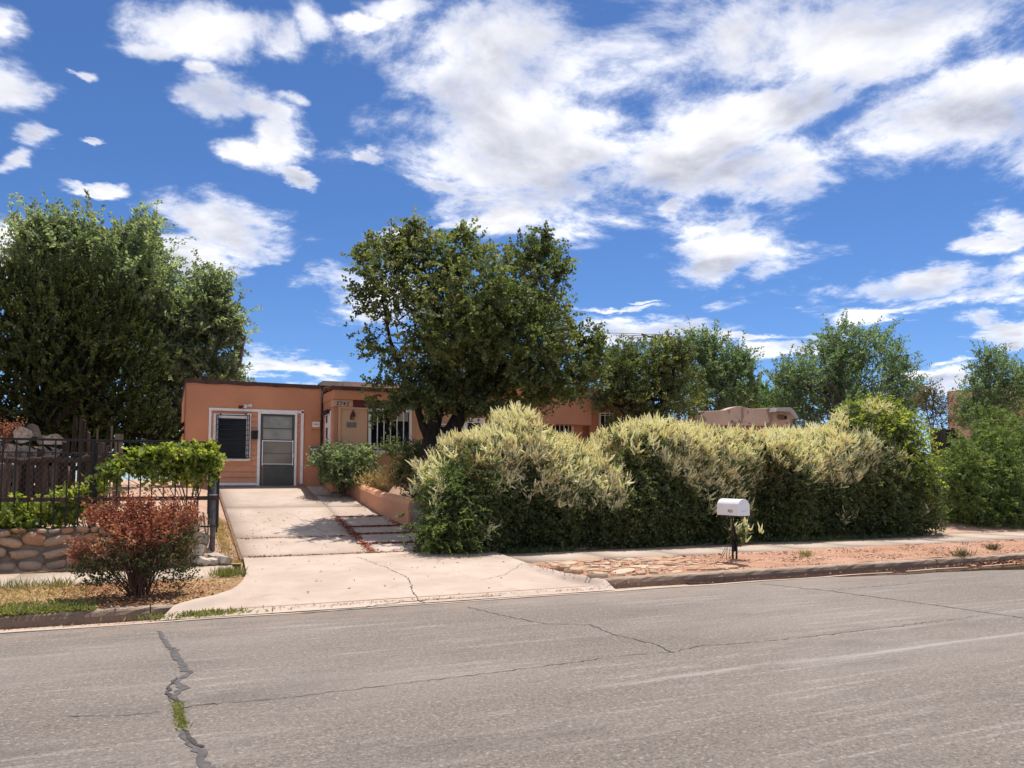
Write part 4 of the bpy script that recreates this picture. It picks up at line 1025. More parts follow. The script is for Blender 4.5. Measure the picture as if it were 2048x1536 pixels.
for k, (px, py, r) in enumerate([(20,905,.18),(52,910,.19),(84,912,.19),(112,912,.15),(12,945,.2),(45,948,.2),(80,950,.2),(112,950,.2),(5,985,.2),(40,988,.2),(76,990,.2),(110,990,.2)]):
    log(px, py, r, .6, PY+.2, .25*sin(k), ['log in the top course of the woodpile seen between planks', 'log in the middle course of the woodpile seen between planks', 'log in the bottom course of the woodpile seen between planks'][k//4].replace('log', ['leftmost log', 'second log', 'third log', 'innermost log'][k % 4], 1))

# ------------------------------------------------------------------ trees
def bx(px, Y, z=None):
    c = at(px, 900, Y); return (c[0], Y, float(ground_z(c[0], Y)) if z is None else z)
tree('elm_tree', 'tall grey-green elm rising behind the dark juniper', 'tree', bx(190, 31),
     [(110,560,95,110),(100,470,75,45),(190,450,70,50),(260,460,70,50),(240,560,110,110),(160,500,110,70),(300,540,50,70),(140,660,120,110),(270,680,90,90),(60,520,50,50),(315,620,40,70)], 31, 1900, 34, (.15,.085), 1.15, 'leaf_elm', trunk_r=.3, up=.35, gap=.13, freq=.9, seed=21, shell=.35)
tree('elm_tree', 'smaller elm standing just left of the orange wing', 'tree', bx(400, 31.5),
     [(420,590,45,60),(400,650,65,70),(450,650,45,50),(395,730,75,60),(450,750,45,22),(340,640,45,70),(320,760,60,90),(345,840,60,50),(300,850,60,50)], 31.5, 1500, 34, (.14,.08), .95, 'leaf_elm', trunk_r=.22, up=.3, gap=.16, freq=1., seed=22, shell=.3)
tree('juniper_tree', 'broad dark olive juniper on the far left behind the plank fence', 'tree', bx(120, 21.5),
     [(70,640,100,130,0),(170,640,120,110,.2),(230,700,90,120,.3),(60,780,110,110,0),(180,800,130,90,0),(110,570,70,60,.4),(200,580,70,50,.5),(280,780,55,90,.6),(0,680,70,150,.2),(120,700,120,120,-.6),(220,760,80,90,-.2),(60,880,130,50,.8),(150,900,120,45,.8),(240,890,110,50,.9),(310,880,60,60,1.2),(20,840,90,60,.4),(110,860,110,60,.3),(210,850,90,60,.4)], 21.5, 4700, 60, (.062,.034), .40, 'leaf_juniper', 'bark_dark', .3, up=.95, gap=.27, freq=3.4, spread=.45, leaf_up=.4, shell=.62, seed=23)
cb = at(858, 905, 17.6)
central = tree('shade_tree', 'leaning broad-crowned shade tree in front of the porch', 'tree', (cb[0], 17.6, float(ground_z(cb[0], 17.6))),
     [(790,560,85,90,-.3),(770,500,55,40,0),(860,540,90,85,.3),(835,480,45,38,0),(930,500,65,40,.3),(940,600,110,110,-.7),(1050,560,75,95,.2),(1085,510,35,45,.3),(1030,680,130,110,-.4),(1100,640,60,70,.5),(1130,725,75,50,.4),(1165,680,40,35,.6),(830,690,105,110,-.4),(790,770,65,65,-.3),(900,760,100,50,.4),(1030,770,110,45,.2),(940,690,120,100,.9),(740,640,35,60,0),(900,650,90,90,-1.2),(1000,640,90,90,-1.0),(832,452,22,22,0),(1085,475,22,26,0),(920,470,30,22,0),(1120,530,20,40,0),(715,510,25,15,0),(720,585,22,12,0),(725,660,22,18,0),(1195,680,22,22,.5),(765,705,50,60,.1),(755,660,40,40,.3),(1150,765,60,28,.5),(1105,770,60,40,0),(1185,725,35,35,.6),(770,820,45,22,-.2),(850,800,60,25,-.5),(940,810,60,22,-.5),(1000,820,60,20,-.2)],
     17.6, 5200, 20, (.085,.07), .46, 'leaf_tree', 'bark_dark', .01, fork=(cb[0], 17.6, cb[2]), up=.15, gap=.16, freq=1.7, spread=.8, leaf_up=-.1, shell=.4, limbs=False, droop=.15, seed=24)
# its trunk: two stout stems from one base, one leaning right, and a thin one to the left
for ch in list(central.children):
    if ch.name.startswith('trunk'): bpy.data.objects.remove(ch)
def pth(l, Y): return [at(x, y, Y+d) for x, y, d in l]
mb = MB()
mb.tube(pth([(856,950,0),(858,905,0),(862,880,0),(868,850,0),(876,812,.05),(884,770,.1),(890,720,.1),(880,660,.1),(868,600,.1),(850,540,.1)], 17.6), [.32,.24,.195,.17,.158,.145,.11,.085,.06,.03], 10)
mb.tube(pth([(866,915,0),(880,885,-.05),(905,860,-.1),(922,828,-.1),(948,800,-.1),(985,760,0),(1030,720,.1),(1070,680,.15),(1090,620,.2)], 17.6), [.25,.225,.195,.175,.165,.15,.11,.08,.03], 10)
mb.tube(pth([(858,880,0),(845,850,.05),(836,820,.05),(828,790,0),(800,740,-.1),(780,680,-.1),(765,600,0)], 17.6), [.12,.10,.085,.075,.06,.045,.02], 8)
mb.tube(pth([(886,760,.1),(920,700,0),(940,640,-.2),(950,560,-.2)], 17.6), [.13,.09,.06,.02], 8)
mb.tube(pth([(985,760,0),(1060,755,.2),(1120,730,.4),(1160,690,.5)], 17.6), [.11,.08,.05,.02], 8)
mb.tube(pth([(878,660,.1),(850,620,-.3),(810,590,-.4),(790,540,-.3)], 17.6), [.09,.07,.05,.02], 8)
rng = np.random.default_rng(5)
for _ in range(90):
    x, y = rng.uniform(770, 1100), rng.uniform(560, 800); a = at(x, y, 17.6+rng.uniform(-.9, .9)); d = np.array([rng.normal()*.3, rng.normal()*.3, rng.uniform(.0, .5)])
    mb.tube([a-d, a, a+d*.8], [.016, .011, .004], 4)
mb.build('trunk', 'bark_dark', central, smooth=True)
# a low spray of leaves hanging in front of the big porch window
tree('orchard_tree', 'dark rounded orchard tree with a leaning limb beyond the house end', 'tree', bx(1325, 21.5),
     [(1240,740,55,60,0),(1290,720,60,45,.2),(1330,730,60,60,.3),(1240,800,60,50,0),(1310,800,70,50,0),(1370,790,45,60,.4),(1210,720,35,40,.3),(1350,700,40,40,0),(1290,760,90,60,.8)], 21.5, 1500, 18, (.10,.06), .5, 'leaf_tree', 'bark_dark', .17, up=.3, gap=.12, freq=1.3, seed=25)
tree('poplar_tree', 'ragged upright young poplar beside the orchard tree', 'tree', bx(1440, 28),
     [(1410,690,38,30),(1400,740,45,50),(1450,740,50,50),(1470,720,35,30),(1490,760,30,28),(1440,800,80,45),(1385,700,20,30),(1500,790,30,25)], 28, 850, 26, (.13,.075), .95, 'leaf_elm_far', trunk_r=.16, up=.75, gap=.2, freq=1.2, seed=26, spread=.6)
tree('young_tree', 'bright light-green small tree behind the wavy adobe parapet', 'tree', bx(1530, 31),
     [(1530,800,55,32),(1560,800,45,30),(1500,815,40,25)], 31, 420, 20, (.12,.075), .5, 'leaf_bright', trunk_r=.12, up=.3, gap=.05, seed=27)
tree('elm_tree', 'wide feathery elm above the neighbour roof and hedge hump', 'tree', bx(1700, 28),
     [(1690,690,60,48),(1740,700,70,50),(1650,740,75,60),(1730,770,100,70),(1790,740,45,50),(1600,770,55,60),(1820,790,40,35),(1570,750,35,35),(1660,810,110,45),(1780,820,70,35),(1580,830,50,40)], 28, 2000, 26, (.125,.07), 1.0, 'leaf_elm_far', trunk_r=.22, up=.45, gap=.22, freq=1.0, seed=28, spread=.6, shell=.3)
tree('elm_tree', 'blue-green elm on the far right in front of the tan house', 'tree', bx(1985, 27),
     [(1985,740,50,45),(1960,790,45,45),(2020,780,50,50),(1985,830,70,45),(2050,760,30,35),(1940,830,40,30),(1975,715,25,25)], 27, 950, 26, (.12,.065), .8, 'leaf_elm_far', trunk_r=.16, up=.5, gap=.22, freq=1.2, seed=29, spread=.6)
tree('thin_tree', 'thin brownish half-bare tree between hedge hump and tan house', 'tree', bx(1872, 19),
     [(1865,800,30,35),(1880,830,28,50),(1850,790,25,20)], 19, 260, 12, (.075,.04), .4, 'leaf_brown', 'bark_grey', .05, up=.5, gap=.25, seed=30)
bf = thing('board_fence', (24, 17.2, .6), 'short dark board fence glimpsed between the hedge hump and the sumac thicket', 'fence')
for k in range(9):
    a = at(1862+k*6, 858, 17.2); mb = MB(); mb.box((a[0], 17.2-.01*(k % 2), .5), (a[0]+.15, 17.23, a[2]+.03*sin(k*2))); mb.build('board', 'old_wood', bf)

# ------------------------------------------------------------------ the flowering hedge
HT = [(812,1045),(830,1000),(860,935),(900,893),(950,868),(985,850),(1012,832),(1035,820),(1058,820),(1078,842),(1100,864),(1150,880),(1185,882),(1222,872),(1262,848),(1300,838),(1350,846),(1400,852),(1450,858),(1500,862),(1550,866),(1600,862),(1640,862),(1690,850),(1740,850),(1800,900)]
HF = 13.85
hx = np.array([at(x, y, HF+.45)[0] for x, y in HT]); hz = np.array([at(x, y+(14 if x > 880 else 4), HF+.45)[2] for x, y in HT]); hx[0] += .25; hx[1] += .15
def htop(X):
    X = np.asarray(X, float); return np.interp(X, hx, hz)+.05*np.sin(X*5.1)+.045*np.sin(X*11.3+1)+.03*np.sin(X*23.7)
def hedge_pts(n, lo=0., hi=1., inward=.45, x0=None, x1=None):
    """points on and just inside the front, crest and top of the hedge: returns P, outward normal, fraction of height"""
    X = rng.uniform(x0 or hx[0]+.1, x1 or hx[-1], n); s = rng.uniform(lo, hi, n); T = htop(X)-.2
    bul = .17*wobble(np.stack([X*1.3, 0*X, s*2], 1), 77, 1.4)+.13*wobble(np.stack([X*2.6, 0*X, s*5], 1), 78, 1.6)
    fr = np.clip(s/.72, 0, 1); tp = np.clip((s-.72)/.28, 0, 1); ang = tp*pi/2
    z = .2+fr*(T-.45)+np.sin(ang)*.45; dep = np.where(s > .72, 1.3*(1-np.cos(ang)), 0)
    y = HF-.05+dep+bul*(1-tp)-.10*np.sin(fr*pi)
    N = np.stack([rng.normal(size=n)*.25, -np.cos(ang)+.0*ang, np.sin(ang)+.1], 1); N = unit(N)
    q = rng.uniform(0, 1, n)**1.5*inward
    P = np.stack([X, y, z], 1)-N*q[:, None]
    return P, N, (z-.2)/(T)
hedge = thing('flowering_hedge', (9.5, 14.6, .2), 'long dark vine hedge crowned with cream flower plumes along the sidewalk', 'hedge')
rng = np.random.default_rng(31)
P, N, h = hedge_pts(10500, inward=.6); P2, N2, h2 = hedge_pts(6000, 0, .8, 1.5); P3, N3, h3 = hedge_pts(6000, 0, .5, .9); P2, N2 = np.concatenate([P2, P3]), np.concatenate([N2, N3]); P, N = np.concatenate([P, P2]), np.concatenate([N, N2]); D = N+rng.normal(size=P.shape)*.7; D[:, 2] -= .1
V1 = sprays(P, D, .3*rng.uniform(.6, 1.3, len(P)), 14, .062, .042, .75, .05, droop=.2)
npmesh('foliage', *V1, 'leaf_hedge', hedge)
# dried stems and seed heads among the leaves
P, N, h = hedge_pts(2400, .45, .98, .15); D = N+rng.normal(size=P.shape)*.6; D[:, 2] += .2
k_ = wobble(P, 95, 2.4) > -.1; P, D = P[k_], D[k_]
npmesh('dry_stems', *sprays(P, D, .26, 11, .05, .018, .6, .1), 'straw_seed', hedge)
def panicles(P, D, L, per, size):
    """flower plumes: several curved spikes each covered in small florets"""
    n = len(P); parts = []
    for _ in range(4):
        d = unit(unit(D)+rng.normal(size=D.shape)*.5); st = P+rng.normal(size=P.shape)*.03
        t = np.linspace(.1, 1, per)[None, :]+rng.uniform(-.03, .03, (n, per)); up = np.zeros((n, 1, 3)); up[..., 2] = .5
        LL = (L*rng.uniform(.6, 1.2, n))[:, None, None]
        Q = st[:, None, :]+d[:, None, :]*LL*t[:, :, None]+up*LL*(t**2)[:, :, None]*.5+rng.normal(size=(n, per, 3))*(.012*(1.2-t))[:, :, None]
        s = size*rng.uniform(.7, 1.3, n*per)*np.repeat(1.15-.5*t.mean(0)[None, :], n, 0).ravel()
        parts.append(leaves(Q.reshape(-1, 3), rng.normal(size=(n*per, 3))+np.array([0, 0, .5]), rng.normal(size=(n*per, 3)), s*1.3, s))
    return join(parts)
def plumes(P, D, L, r, per=5, spread=.5):
    """flower plumes: each a fan of tapering, knobbly spikes"""
    P = np.repeat(P, per, 0)+rng.normal(size=(len(P)*per, 3))*.03; D = unit(unit(np.repeat(D, per, 0))+rng.normal(size=P.shape)*spread); n = len(P)
    LL = L*rng.uniform(.5, 1.3, (n, 1)); q = unit(np.cross(D, rng.normal(size=(n, 3)))); u = np.cross(D, q); rings = []
    bend = q*rng.normal(size=(n, 1))*.3; bend[:, 2] += .35
    for t, w in ((0, .45), (.28, 1.), (.55, .9), (.8, .6), (1, .12)):
        c = P+D*LL*t+bend*LL*t*t
        for k in range(5):
            rr = r*w*rng.uniform(.5, 1.5, (n, 1)); rings.append(c+rr*(q*cos(2*pi*k/5)+u*sin(2*pi*k/5)))
    V = np.stack(rings, 1).reshape(-1, 3); F_ = np.array([(l*5+k, l*5+(k+1) % 5, l*5+5+(k+1) % 5, l*5+5+k) for l in range(4) for k in range(5)])
    return V, (F_[None]+25*np.arange(n)[:, None, None]).reshape(-1, 4)
rng = np.random.default_rng(32)
Pa, Na, _ = hedge_pts(1850, .46, 1.0, -.04); w = wobble(Pa, 91, 2.6)
keep = (w > -.75+1.35*(1-np.clip((_-.36)/.42, 0, 1))+rng.normal(size=len(w))*.25) & (Pa[:, 0] < at(1745, 860, HF)[0])
Pa, Na = Pa[keep], Na[keep]
Pb, Nb, _ = hedge_pts(820, .14, .68, -.11); kb = wobble(Pb, 93, 1.8) > .2-(Pb[:, 2]-1.35)*.55; Pb, Nb = Pb[kb], Nb[kb]
P = np.concatenate([Pa, Pb]); N = np.concatenate([Na, Nb]); D = N*.7+rng.normal(size=P.shape)*.3; D[:, 2] += .55
V1, V2 = plumes(P, D, .20, .021, 8, .62), panicles(P, D, .2, 8, .026)
npmesh('blossom', *join([V1, V2]), 'cream', hedge)
mb = MB()
for _ in range(60):
    x = rng.uniform(hx[0]+.5, hx[-1]); t = float(htop(x)); y = rng.uniform(14.1, 14.9)
    mb.tube([(x, y, .15), (x+rng.normal()*.15, y+rng.normal()*.1, t*.4), (x+rng.normal()*.3, y-.1, t*.8)], [.03, .02, .008], 5, False)
mb.build('stem', 'bark_grey', hedge)

def bush(name, label, base, lobes, Y, n, k, leaf, twig, mat, up=.3, spread=.75, leaf_up=.1, droop=0., shell=.3, gap=.05, freq=2., seed=1, bark='bark_grey', stems=24, sr=.012, group=None, cat='shrub', extra=(), fan=.0):
    global rng
    rng = np.random.default_rng(seed); o = thing(name, base, label, cat, group); LW = lobe_world(lobes, Y); P, O = lobe_points(LW, n, shell)
    base = np.array(base, float); keep = (wobble(P, seed+3, freq) > -1+gap*2-rng.uniform(0, .3, len(P))) & (P[:, 2] > base[2]+.02); P, O = P[keep], O[keep]
    D = O*.6+unit(P-base)*fan+rng.normal(size=P.shape)*.4; D[:, 2] += up
    npmesh('foliage', *sprays(P-unit(D)*twig*.4, D, twig*rng.uniform(.6, 1.3, len(P)), k, leaf[0], leaf[1], spread, leaf_up, droop=droop), mat, o)
    mb = MB()
    for _ in range(stems):
        q = P[rng.integers(len(P))]; a = base+np.array([rng.normal()*.06, rng.normal()*.06, -.05]); m_ = (a+q)/2+np.array([0, 0, .12*np.linalg.norm(q-a)])+rng.normal(size=3)*.03
        mb.tube([a, a*.6+m_*.4, m_, q], [sr, sr*.85, sr*.6, sr*.25], 5, False)
    mb.build('stems', bark, o); return o
c = atz(890, 1100, .2)
bush('elm_sapling', 'loose elm sapling with arching sprays at the driveway corner of the hedge', (4.75, 13.95, .2),
     [(915,1010,50,70,-.1),(890,1060,50,45,-.2),(940,1040,45,60,-.1),(870,1025,30,45,0),(950,960,40,40,-.1),(895,950,35,30,0),(860,1078,30,22,-.1)], 13.75, 360, 30, (.048,.020), .78, 'leaf_fresh', up=.5, droop=.55, spread=.5, seed=41, fan=.7, stems=60, sr=.010)
rng = np.random.default_rng(4)
hump = bush('vine_thicket', 'tall rounded vine-covered thicket where the flowering hedge ends', (17.5, 14.9, .2),
     [(1735,860,75,50,.3),(1770,900,80,70,.2),(1800,980,75,100,0),(1720,960,80,110,0),(1690,880,50,50,.2),(1830,1010,45,70,-.1),(1760,1030,90,50,-.2),(1790,850,50,35,.3)], 14.3, 2600, 14, (.085,.065), .35, 'leaf_hedge', up=.05, droop=.4, seed=42, shell=.6, stems=30, sr=.02, cat='thicket')
LW = lobe_world([(1735,845,75,38,.2),(1700,870,50,40,0),(1770,850,60,40,.1)], 14.2); P, O = lobe_points(LW, 330, .85); k_ = (O[:, 2] > -.1) & (wobble(P, 3, 2.) > -.25); P, O = P[k_], O[k_]
D = O*.5+rng.normal(size=P.shape)*.3; D[:, 2] += .5
npmesh('blossom', *join([plumes(P, D, .13, .015), panicles(P, D, .13, 6, .02)]), 'cream', hump)
P, O = lobe_points(lobe_world([(1750,830,70,30,0),(1800,890,50,60,-.3),(1830,940,30,60,-.4)], 14.2), 420, .8)
npmesh('new_growth', *sprays(P, O+np.array([0, 0, .2]), .3, 12, .07, .05, .75, .1, droop=.3), 'leaf_vine', hump)
bush('sumac_thicket', 'bright green feathery sumac thicket at the right edge by the sidewalk', (22.8, 15.2, .25),
     [(1925,930,55,50,0),(1965,900,50,60,.3),(1990,960,80,70,0),(2040,930,60,80,.2),(1930,1000,60,60,0),(2000,1020,90,50,-.2),(2060,1000,60,80,0),(1975,850,25,45,.8),(2060,860,50,50,.8),(2110,960,60,120,0),(1900,980,50,70,.8),(1950,1010,90,60,.6),(2050,1000,90,70,.8),(1980,940,90,80,1.2)], 14.9, 4200, 24, (.095,.036), .55, 'leaf_fresh', up=.55, droop=.35, spread=.85, seed=43, shell=.5, leaf_up=0., stems=40, sr=.02, cat='thicket')
bush('garden_shrub', 'rounded grey-green shrub at the corner of the wing and the porch', (4.15, 20.15, 1.28),
     [(690,925,50,36,0),(665,925,35,32,.1),(715,930,38,34,0),(690,950,52,26,-.1),(650,920,22,22,.1),(735,905,18,14,0)], 20.0, 700, 14, (.075,.04), .36, 'leaf_elm', up=.35, seed=44, stems=20)
bush('planter_shrub', 'low dark shrub under the porch window behind the planter', (5.8, 18.7, 1.15),
     [(820,915,40,30,0),(860,905,40,22,.2),(790,895,35,12,.4),(840,950,60,35,-.4),(890,930,40,40,0)], 18.6, 620, 12, (.075,.04), .32, 'leaf_hedge', up=.3, seed=45, stems=16)
bush('planter_weeds', 'straggly yellowish weeds growing along the planter top', (5.2, 17.3, 1.25),
     [(760,965,50,12,.6),(800,960,40,18,0),(830,985,30,25,-.6),(735,962,20,8,1.5)], 18.2, 300, 10, (.08,.018), .3, 'straw', up=.8, spread=.4, seed=46, stems=10, cat='weeds')
rb = bush('red_bush', 'red-leaved bush dying back on the verge beside the left kerb', (-.30, 10.75, .15),
     [(215,1057,48,40,0),(270,1036,50,30,.1),(182,1078,40,36,0),(330,1045,40,28,0),(375,1038,22,28,0),(158,1108,20,26,0),(240,1080,60,35,-.2),(300,1060,50,35,-.2),(280,1012,30,14,0),(345,1018,20,18,0),(205,1026,25,18,0)], 10.75, 1050, 9, (.042,.027), .20, 'leaf_red', up=.6, seed=47, shell=.2, gap=.30, freq=4., stems=110, sr=.007, bark='twig_red', fan=.6)
rng = np.random.default_rng(48)
P, O = lobe_points(lobe_world([(330,1100,55,50,0),(340,1140,52,42,0),(250,1125,75,50,-.1),(195,1145,42,36,0),(360,1068,32,42,.1)], 10.75), 760, .2)
D = O*.5+unit(P-np.array([-.3, 10.75, .15]))*.6+rng.normal(size=P.shape)*.4; D[:, 2] += .4
npmesh('green_foliage', *sprays(P, D, .15*rng.uniform(.6, 1.3, len(P)), 9, .036, .024, .75, .1), 'leaf_redgreen', rb)
bush('fence_vine', 'bright green grape vine draped along the top of the iron fence', (.3, 14.3, .75),
     [(245,935,40,18,0),(290,912,32,20,0),(330,905,40,18,0),(380,905,42,18,0),(415,915,28,26,0),(345,935,45,22,.1),(395,940,40,22,.1),(215,950,22,12,0),(285,935,30,18,.1),(430,900,14,14,0)], 14.12, 560, 10, (.075,.07), .22, 'leaf_vine', up=.05, droop=.3, seed=49, stems=12, sr=.012, cat='vine')
bush('wall_plant', 'leafy green plant spilling over the stone wall at the left edge', (-2.1, 14.5, .75),
     [(20,1035,45,22,0),(70,1030,35,22,0),(40,1045,50,14,-.1)], 14.35, 330, 11, (.085,.05), .24, 'leaf_vine', up=.3, seed=50, stems=10, cat='plant')
bush('wall_plant', 'tall-leaved green plant behind the fence next to the black fence post', (-1.2, 14.6, .75),
     [(140,1000,28,16,0),(125,1030,28,22,0),(165,1010,20,26,0),(185,985,20,14,0)], 14.4, 200, 11, (.085,.055), .24, 'leaf_vine', up=.4, seed=51, stems=10, cat='plant')
bush('dry_shrub', 'bare pinkish twiggy shrub sticking in at the left edge above the fence', (-3.1, 17.2, .9),
     [(5,862,40,22,0),(25,850,25,10,0)], 17.2, 70, 6, (.04,.018), .3, 'leaf_red', up=.3, seed=52, stems=30, bark='twig_red', sr=.01)
bush('mailbox_vine', 'small flowering vine climbing the mailbox post', (9.35, 11.35, .16),
     [(1478,1075,12,22,0),(1470,1055,10,14,0)], 11.2, 60, 9, (.05,.035), .14, 'leaf_hedge', up=.5, seed=53, stems=6, sr=.006, cat='vine')
P = np.array([at(x, y, 11.15) for x, y in ((1490,1055),(1496,1062),(1474,1066),(1492,1080),(1468,1052),(1520,1066))]); D = np.tile([.3, -.2, 1.], (6, 1))
npmesh('blossom', *plumes(P, D, .12, .014, 5, .4), 'cream', bpy.data.objects['mailbox_vine'])

# ------------------------------------------------------------------ mailbox
ver = lambda y: .128+.062*(y-10.165)/1.8
mbx = thing('mailbox', (9.25, 11.0, ver(11.0)), 'white round-topped mailbox on a forked black iron post by the kerb', 'mailbox')
c = at(1465, 1014, 10.95); w, L, hb, ht_ = .125, .55, .155, .29
z0 = c[2]-.145
def dome(x0, s=1.): return [(x0-w*s, z0)]+[(x0-w*s, z0+hb)]+[(x0-w*s*cos(t), z0+hb+(ht_-hb)*sin(t)*s) for t in np.linspace(.15, pi-.15, 12)]+[(x0+w*s, z0+hb)]+[(x0+w*s, z0)]
MB().prism(dome(c[0]), c[1]-L/2, c[1]+L/2).build('box', 'mailbox_white', mbx, .006)
dr = MB().prism(dome(c[0], 1.03), c[1]-L/2-.022, c[1]-L/2+.014).build('door', 'mailbox_white', mbx, .006)
mb = MB(); mb.box((c[0]-.045, c[1]-L/2-.034, z0+.075), (c[0]+.045, c[1]-L/2-.022, z0+.092)); mb.build('handle', 'plastic_white', dr, .003)
mb = MB(); mb.box((c[0]-w-.004, c[1]-L/2-.01, z0-.014), (c[0]+w+.004, c[1]+L/2, z0-.001)); mb.build('base_plate', 'rust_iron', mbx)
letters('7025', (c[0]-w-.004, c[1]-.02, z0+.055), .07, 'ink', mbx, 'number', rot=(pi/2, 0, -pi/2), extrude=.001)
mb = MB()
b0 = atz(1466, 1119, ver(10.98)); b1 = atz(1473, 1119, ver(10.98))
mb.tube([(b0[0], b0[1], .1), (b0[0]-.01, b0[1], .5), (c[0]-.05, c[1]-.05, z0-.014)], .018, 8)
mb.tube([(b1[0], b1[1], .1), (b1[0]+.01, b1[1], .5), (c[0]+.06, c[1]+.1, z0-.014)], .018, 8)
mb.tube([(b0[0], b0[1]-.0, .42), (b0[0]-.09, b0[1]-.03, .62), (c[0]-.17, c[1]-.02, z0-.12), (c[0]-.16, c[1], z0-.014)], .011, 8)
mb.box((b0[0]-.01, b0[1]-.012, .30), (b1[0]+.01, b0[1]+.012, .52))
mb.build('post', 'black_iron', mbx)

# ------------------------------------------------------------------ flagstones laid in the dirt verge, litter, grass
rng = np.random.default_rng(61); PL = []
for tries in range(4000):
    y = rng.uniform(10.3, 11.9); x = rng.uniform(5.8, 9.0); p = np.array(pix := (0, 0))
    xl = float(apron_right(y))+.16
    if x < xl or x > 8.95-.35*(y-10.3): continue
    r = rng.choice([.07, .1, .13, .17, .22])*rng.uniform(.85, 1.15)
    if all(abs(x-q[0]) > (r+q[2])*.98 or abs(y-q[1]) > (r+q[2])*.62 for q in PL): PL.append((x, y, r))
    if len(PL) > 95: break
for (x, y, r) in PL:
    o = link('stone', FLAGS[rng.integers(9)], None, verge_r); o.location = (x, y, ver(y)+rng.uniform(-.006, .010))
    o.scale = (r*1.05, r*.74, rng.uniform(.014, .03)); o.rotation_euler = (rng.normal()*.06, rng.normal()*.06, rng.uniform(-.9, .9))
for (px, py, s) in ((1105,1143,.19),(1130,1150,.2),(1088,1139,.15)):
    c = atz(px, py, .2); o = link('stone', FLAGS[2], None, verge_r); o.location = (max(c[0], float(apron_right(c[1]))+.12), c[1], ver(c[1])+.03); o.scale = (s, s*.5, .055); o.rotation_euler = (.05, .1, .25)
def flat_litter(name, P, L, Wd, mat, lift=.006, tilt=.35):
    n = len(P); a = rng.uniform(0, 2*pi, n); A = np.stack([np.cos(a), np.sin(a), rng.normal(size=n)*tilt*.4], 1); N = np.stack([rng.normal(size=n)*tilt, rng.normal(size=n)*tilt, np.ones(n)], 1)
    s = rng.uniform(.5, 1.3, n); P = P.copy(); P[:, 2] += lift
    V, Fc = leaves(P, A, N, L*s, Wd*s); return tag(npmesh(name, V, Fc, mat), kind='stuff')
def line_pts(P0, P1, n, sx): t = rng.uniform(0, 1, (n, 1)); q = np.array(P0)*(1-t)+np.array(P1)*t; return q+rng.normal(size=q.shape)*sx
pts = []
for (a, b, n, s) in [((3.46,17.6),(3.5,14.2),900,.05),((3.4,14.9),(5.0,14.9),520,.03),((3.4,15.75),(4.9,15.75),620,.03),((3.5,16.45),(4.7,16.45),620,.03),((3.46,17.5),(4.5,17.5),300,.02),((1.25,15.62),(3.4,15.62),200,.02),((1.3,14.18),(5.2,14.18),420,.025),((4.6,17),(5.0,15.0),260,.08)]:
    pts.append(line_pts(a, b, n, s))
q = np.concatenate(pts); q = q[q[:, 0] > 1.2]; P = np.column_stack([q, drive_z(q[:, 1])+.008])
flat_litter('red_leaf_litter', P, .045, .03, 'leaf_red_litter')
q = np.column_stack([rng.uniform(1.4, 5.0, 260), rng.uniform(14.2, 18.5, 260)]); flat_litter('fallen_leaves', np.column_stack([q, drive_z(q[:, 1])+.008]), .035, .022, 'litter')
q = np.column_stack([rng.uniform(.9, 5.5, 45), rng.uniform(9.8, 14.1, 45)]); flat_litter('fallen_leaves', np.column_stack([q, apron_z(q[:, 0], q[:, 1])+.003]), .05, .028, 'litter')
q = np.column_stack([rng.normal(-.3, .5, 3600), rng.uniform(10.1, 11.9, 3600)]); q = q[q[:, 0] < apron_left(q[:, 1])]; flat_litter('bush_leaf_litter', np.column_stack([q, ver(q[:, 1])+.012]), .04, .026, 'litter', .01, .6)
y_ = rng.uniform(10.0, 11.8, 260); q = np.column_stack([apron_right(y_)+rng.normal(size=260)*.06, y_]); flat_litter('kerb_litter', np.column_stack([q, ver(q[:, 1])+.02]), .03, .018, 'litter')
x_ = rng.uniform(1.2, 6.5, 420); q = np.column_stack([x_, 9.86+rng.normal(size=420)*.05-.012*(x_-4)]); flat_litter('kerb_litter', np.column_stack([q, apron_z(q[:, 0], q[:, 1])+.003]), .028, .016, 'litter')
q = np.column_stack([rng.uniform(-6, 1.0, 420), rng.uniform(9.7, 9.95, 420)]); flat_litter('gutter_litter', np.column_stack([q, 0*q[:, 0]-.008]), .035, .02, 'litter')
q = np.column_stack([rng.uniform(5, 17, 300), 9.97-rng.exponential(.06, 300)]); flat_litter('gutter_litter', np.column_stack([q, 0*q[:, 0]+.002]), .035, .02, 'litter')
q = np.column_stack([rng.normal(16.2, 1.3, 1100), 9.93-np.abs(rng.normal(0, .16, 1100))]); flat_litter('gutter_debris', np.column_stack([q, 0*q[:, 0]+.01]), .07, .03, 'litter', .012, .8)
q = np.column_stack([rng.uniform(5.9, 34, 9000), rng.uniform(10.2, 12, 9000)]); s_ = rng.uniform(.006, .022, 9000)*np.where(rng.uniform(size=9000) < .04, 2.2, 1)
O8 = np.array([(1,0,0),(0,1,0),(-1,0,0),(0,-1,0),(0,0,.7),(0,0,-.5)], float); V = (np.column_stack([q, ver(q[:, 1])])[:, None, :]+O8[None]*s_[:, None, None]*rng.uniform(.6, 1.4, (9000, 1, 3))).reshape(-1, 3)
T8 = np.array([(0,1,4),(1,2,4),(2,3,4),(3,0,4),(1,0,5),(2,1,5),(3,2,5),(0,3,5)]); tag(npmesh('gravel', V, (T8[None]+6*np.arange(9000)[:, None, None]).reshape(-1, 3), 'gravel_stone'), kind='stuff')
q = np.column_stack([rng.uniform(6, 30, 1500), rng.uniform(10.2, 12, 1500)]); flat_litter('verge_debris', np.column_stack([q, ver(q[:, 1])]), .03, .015, 'litter')
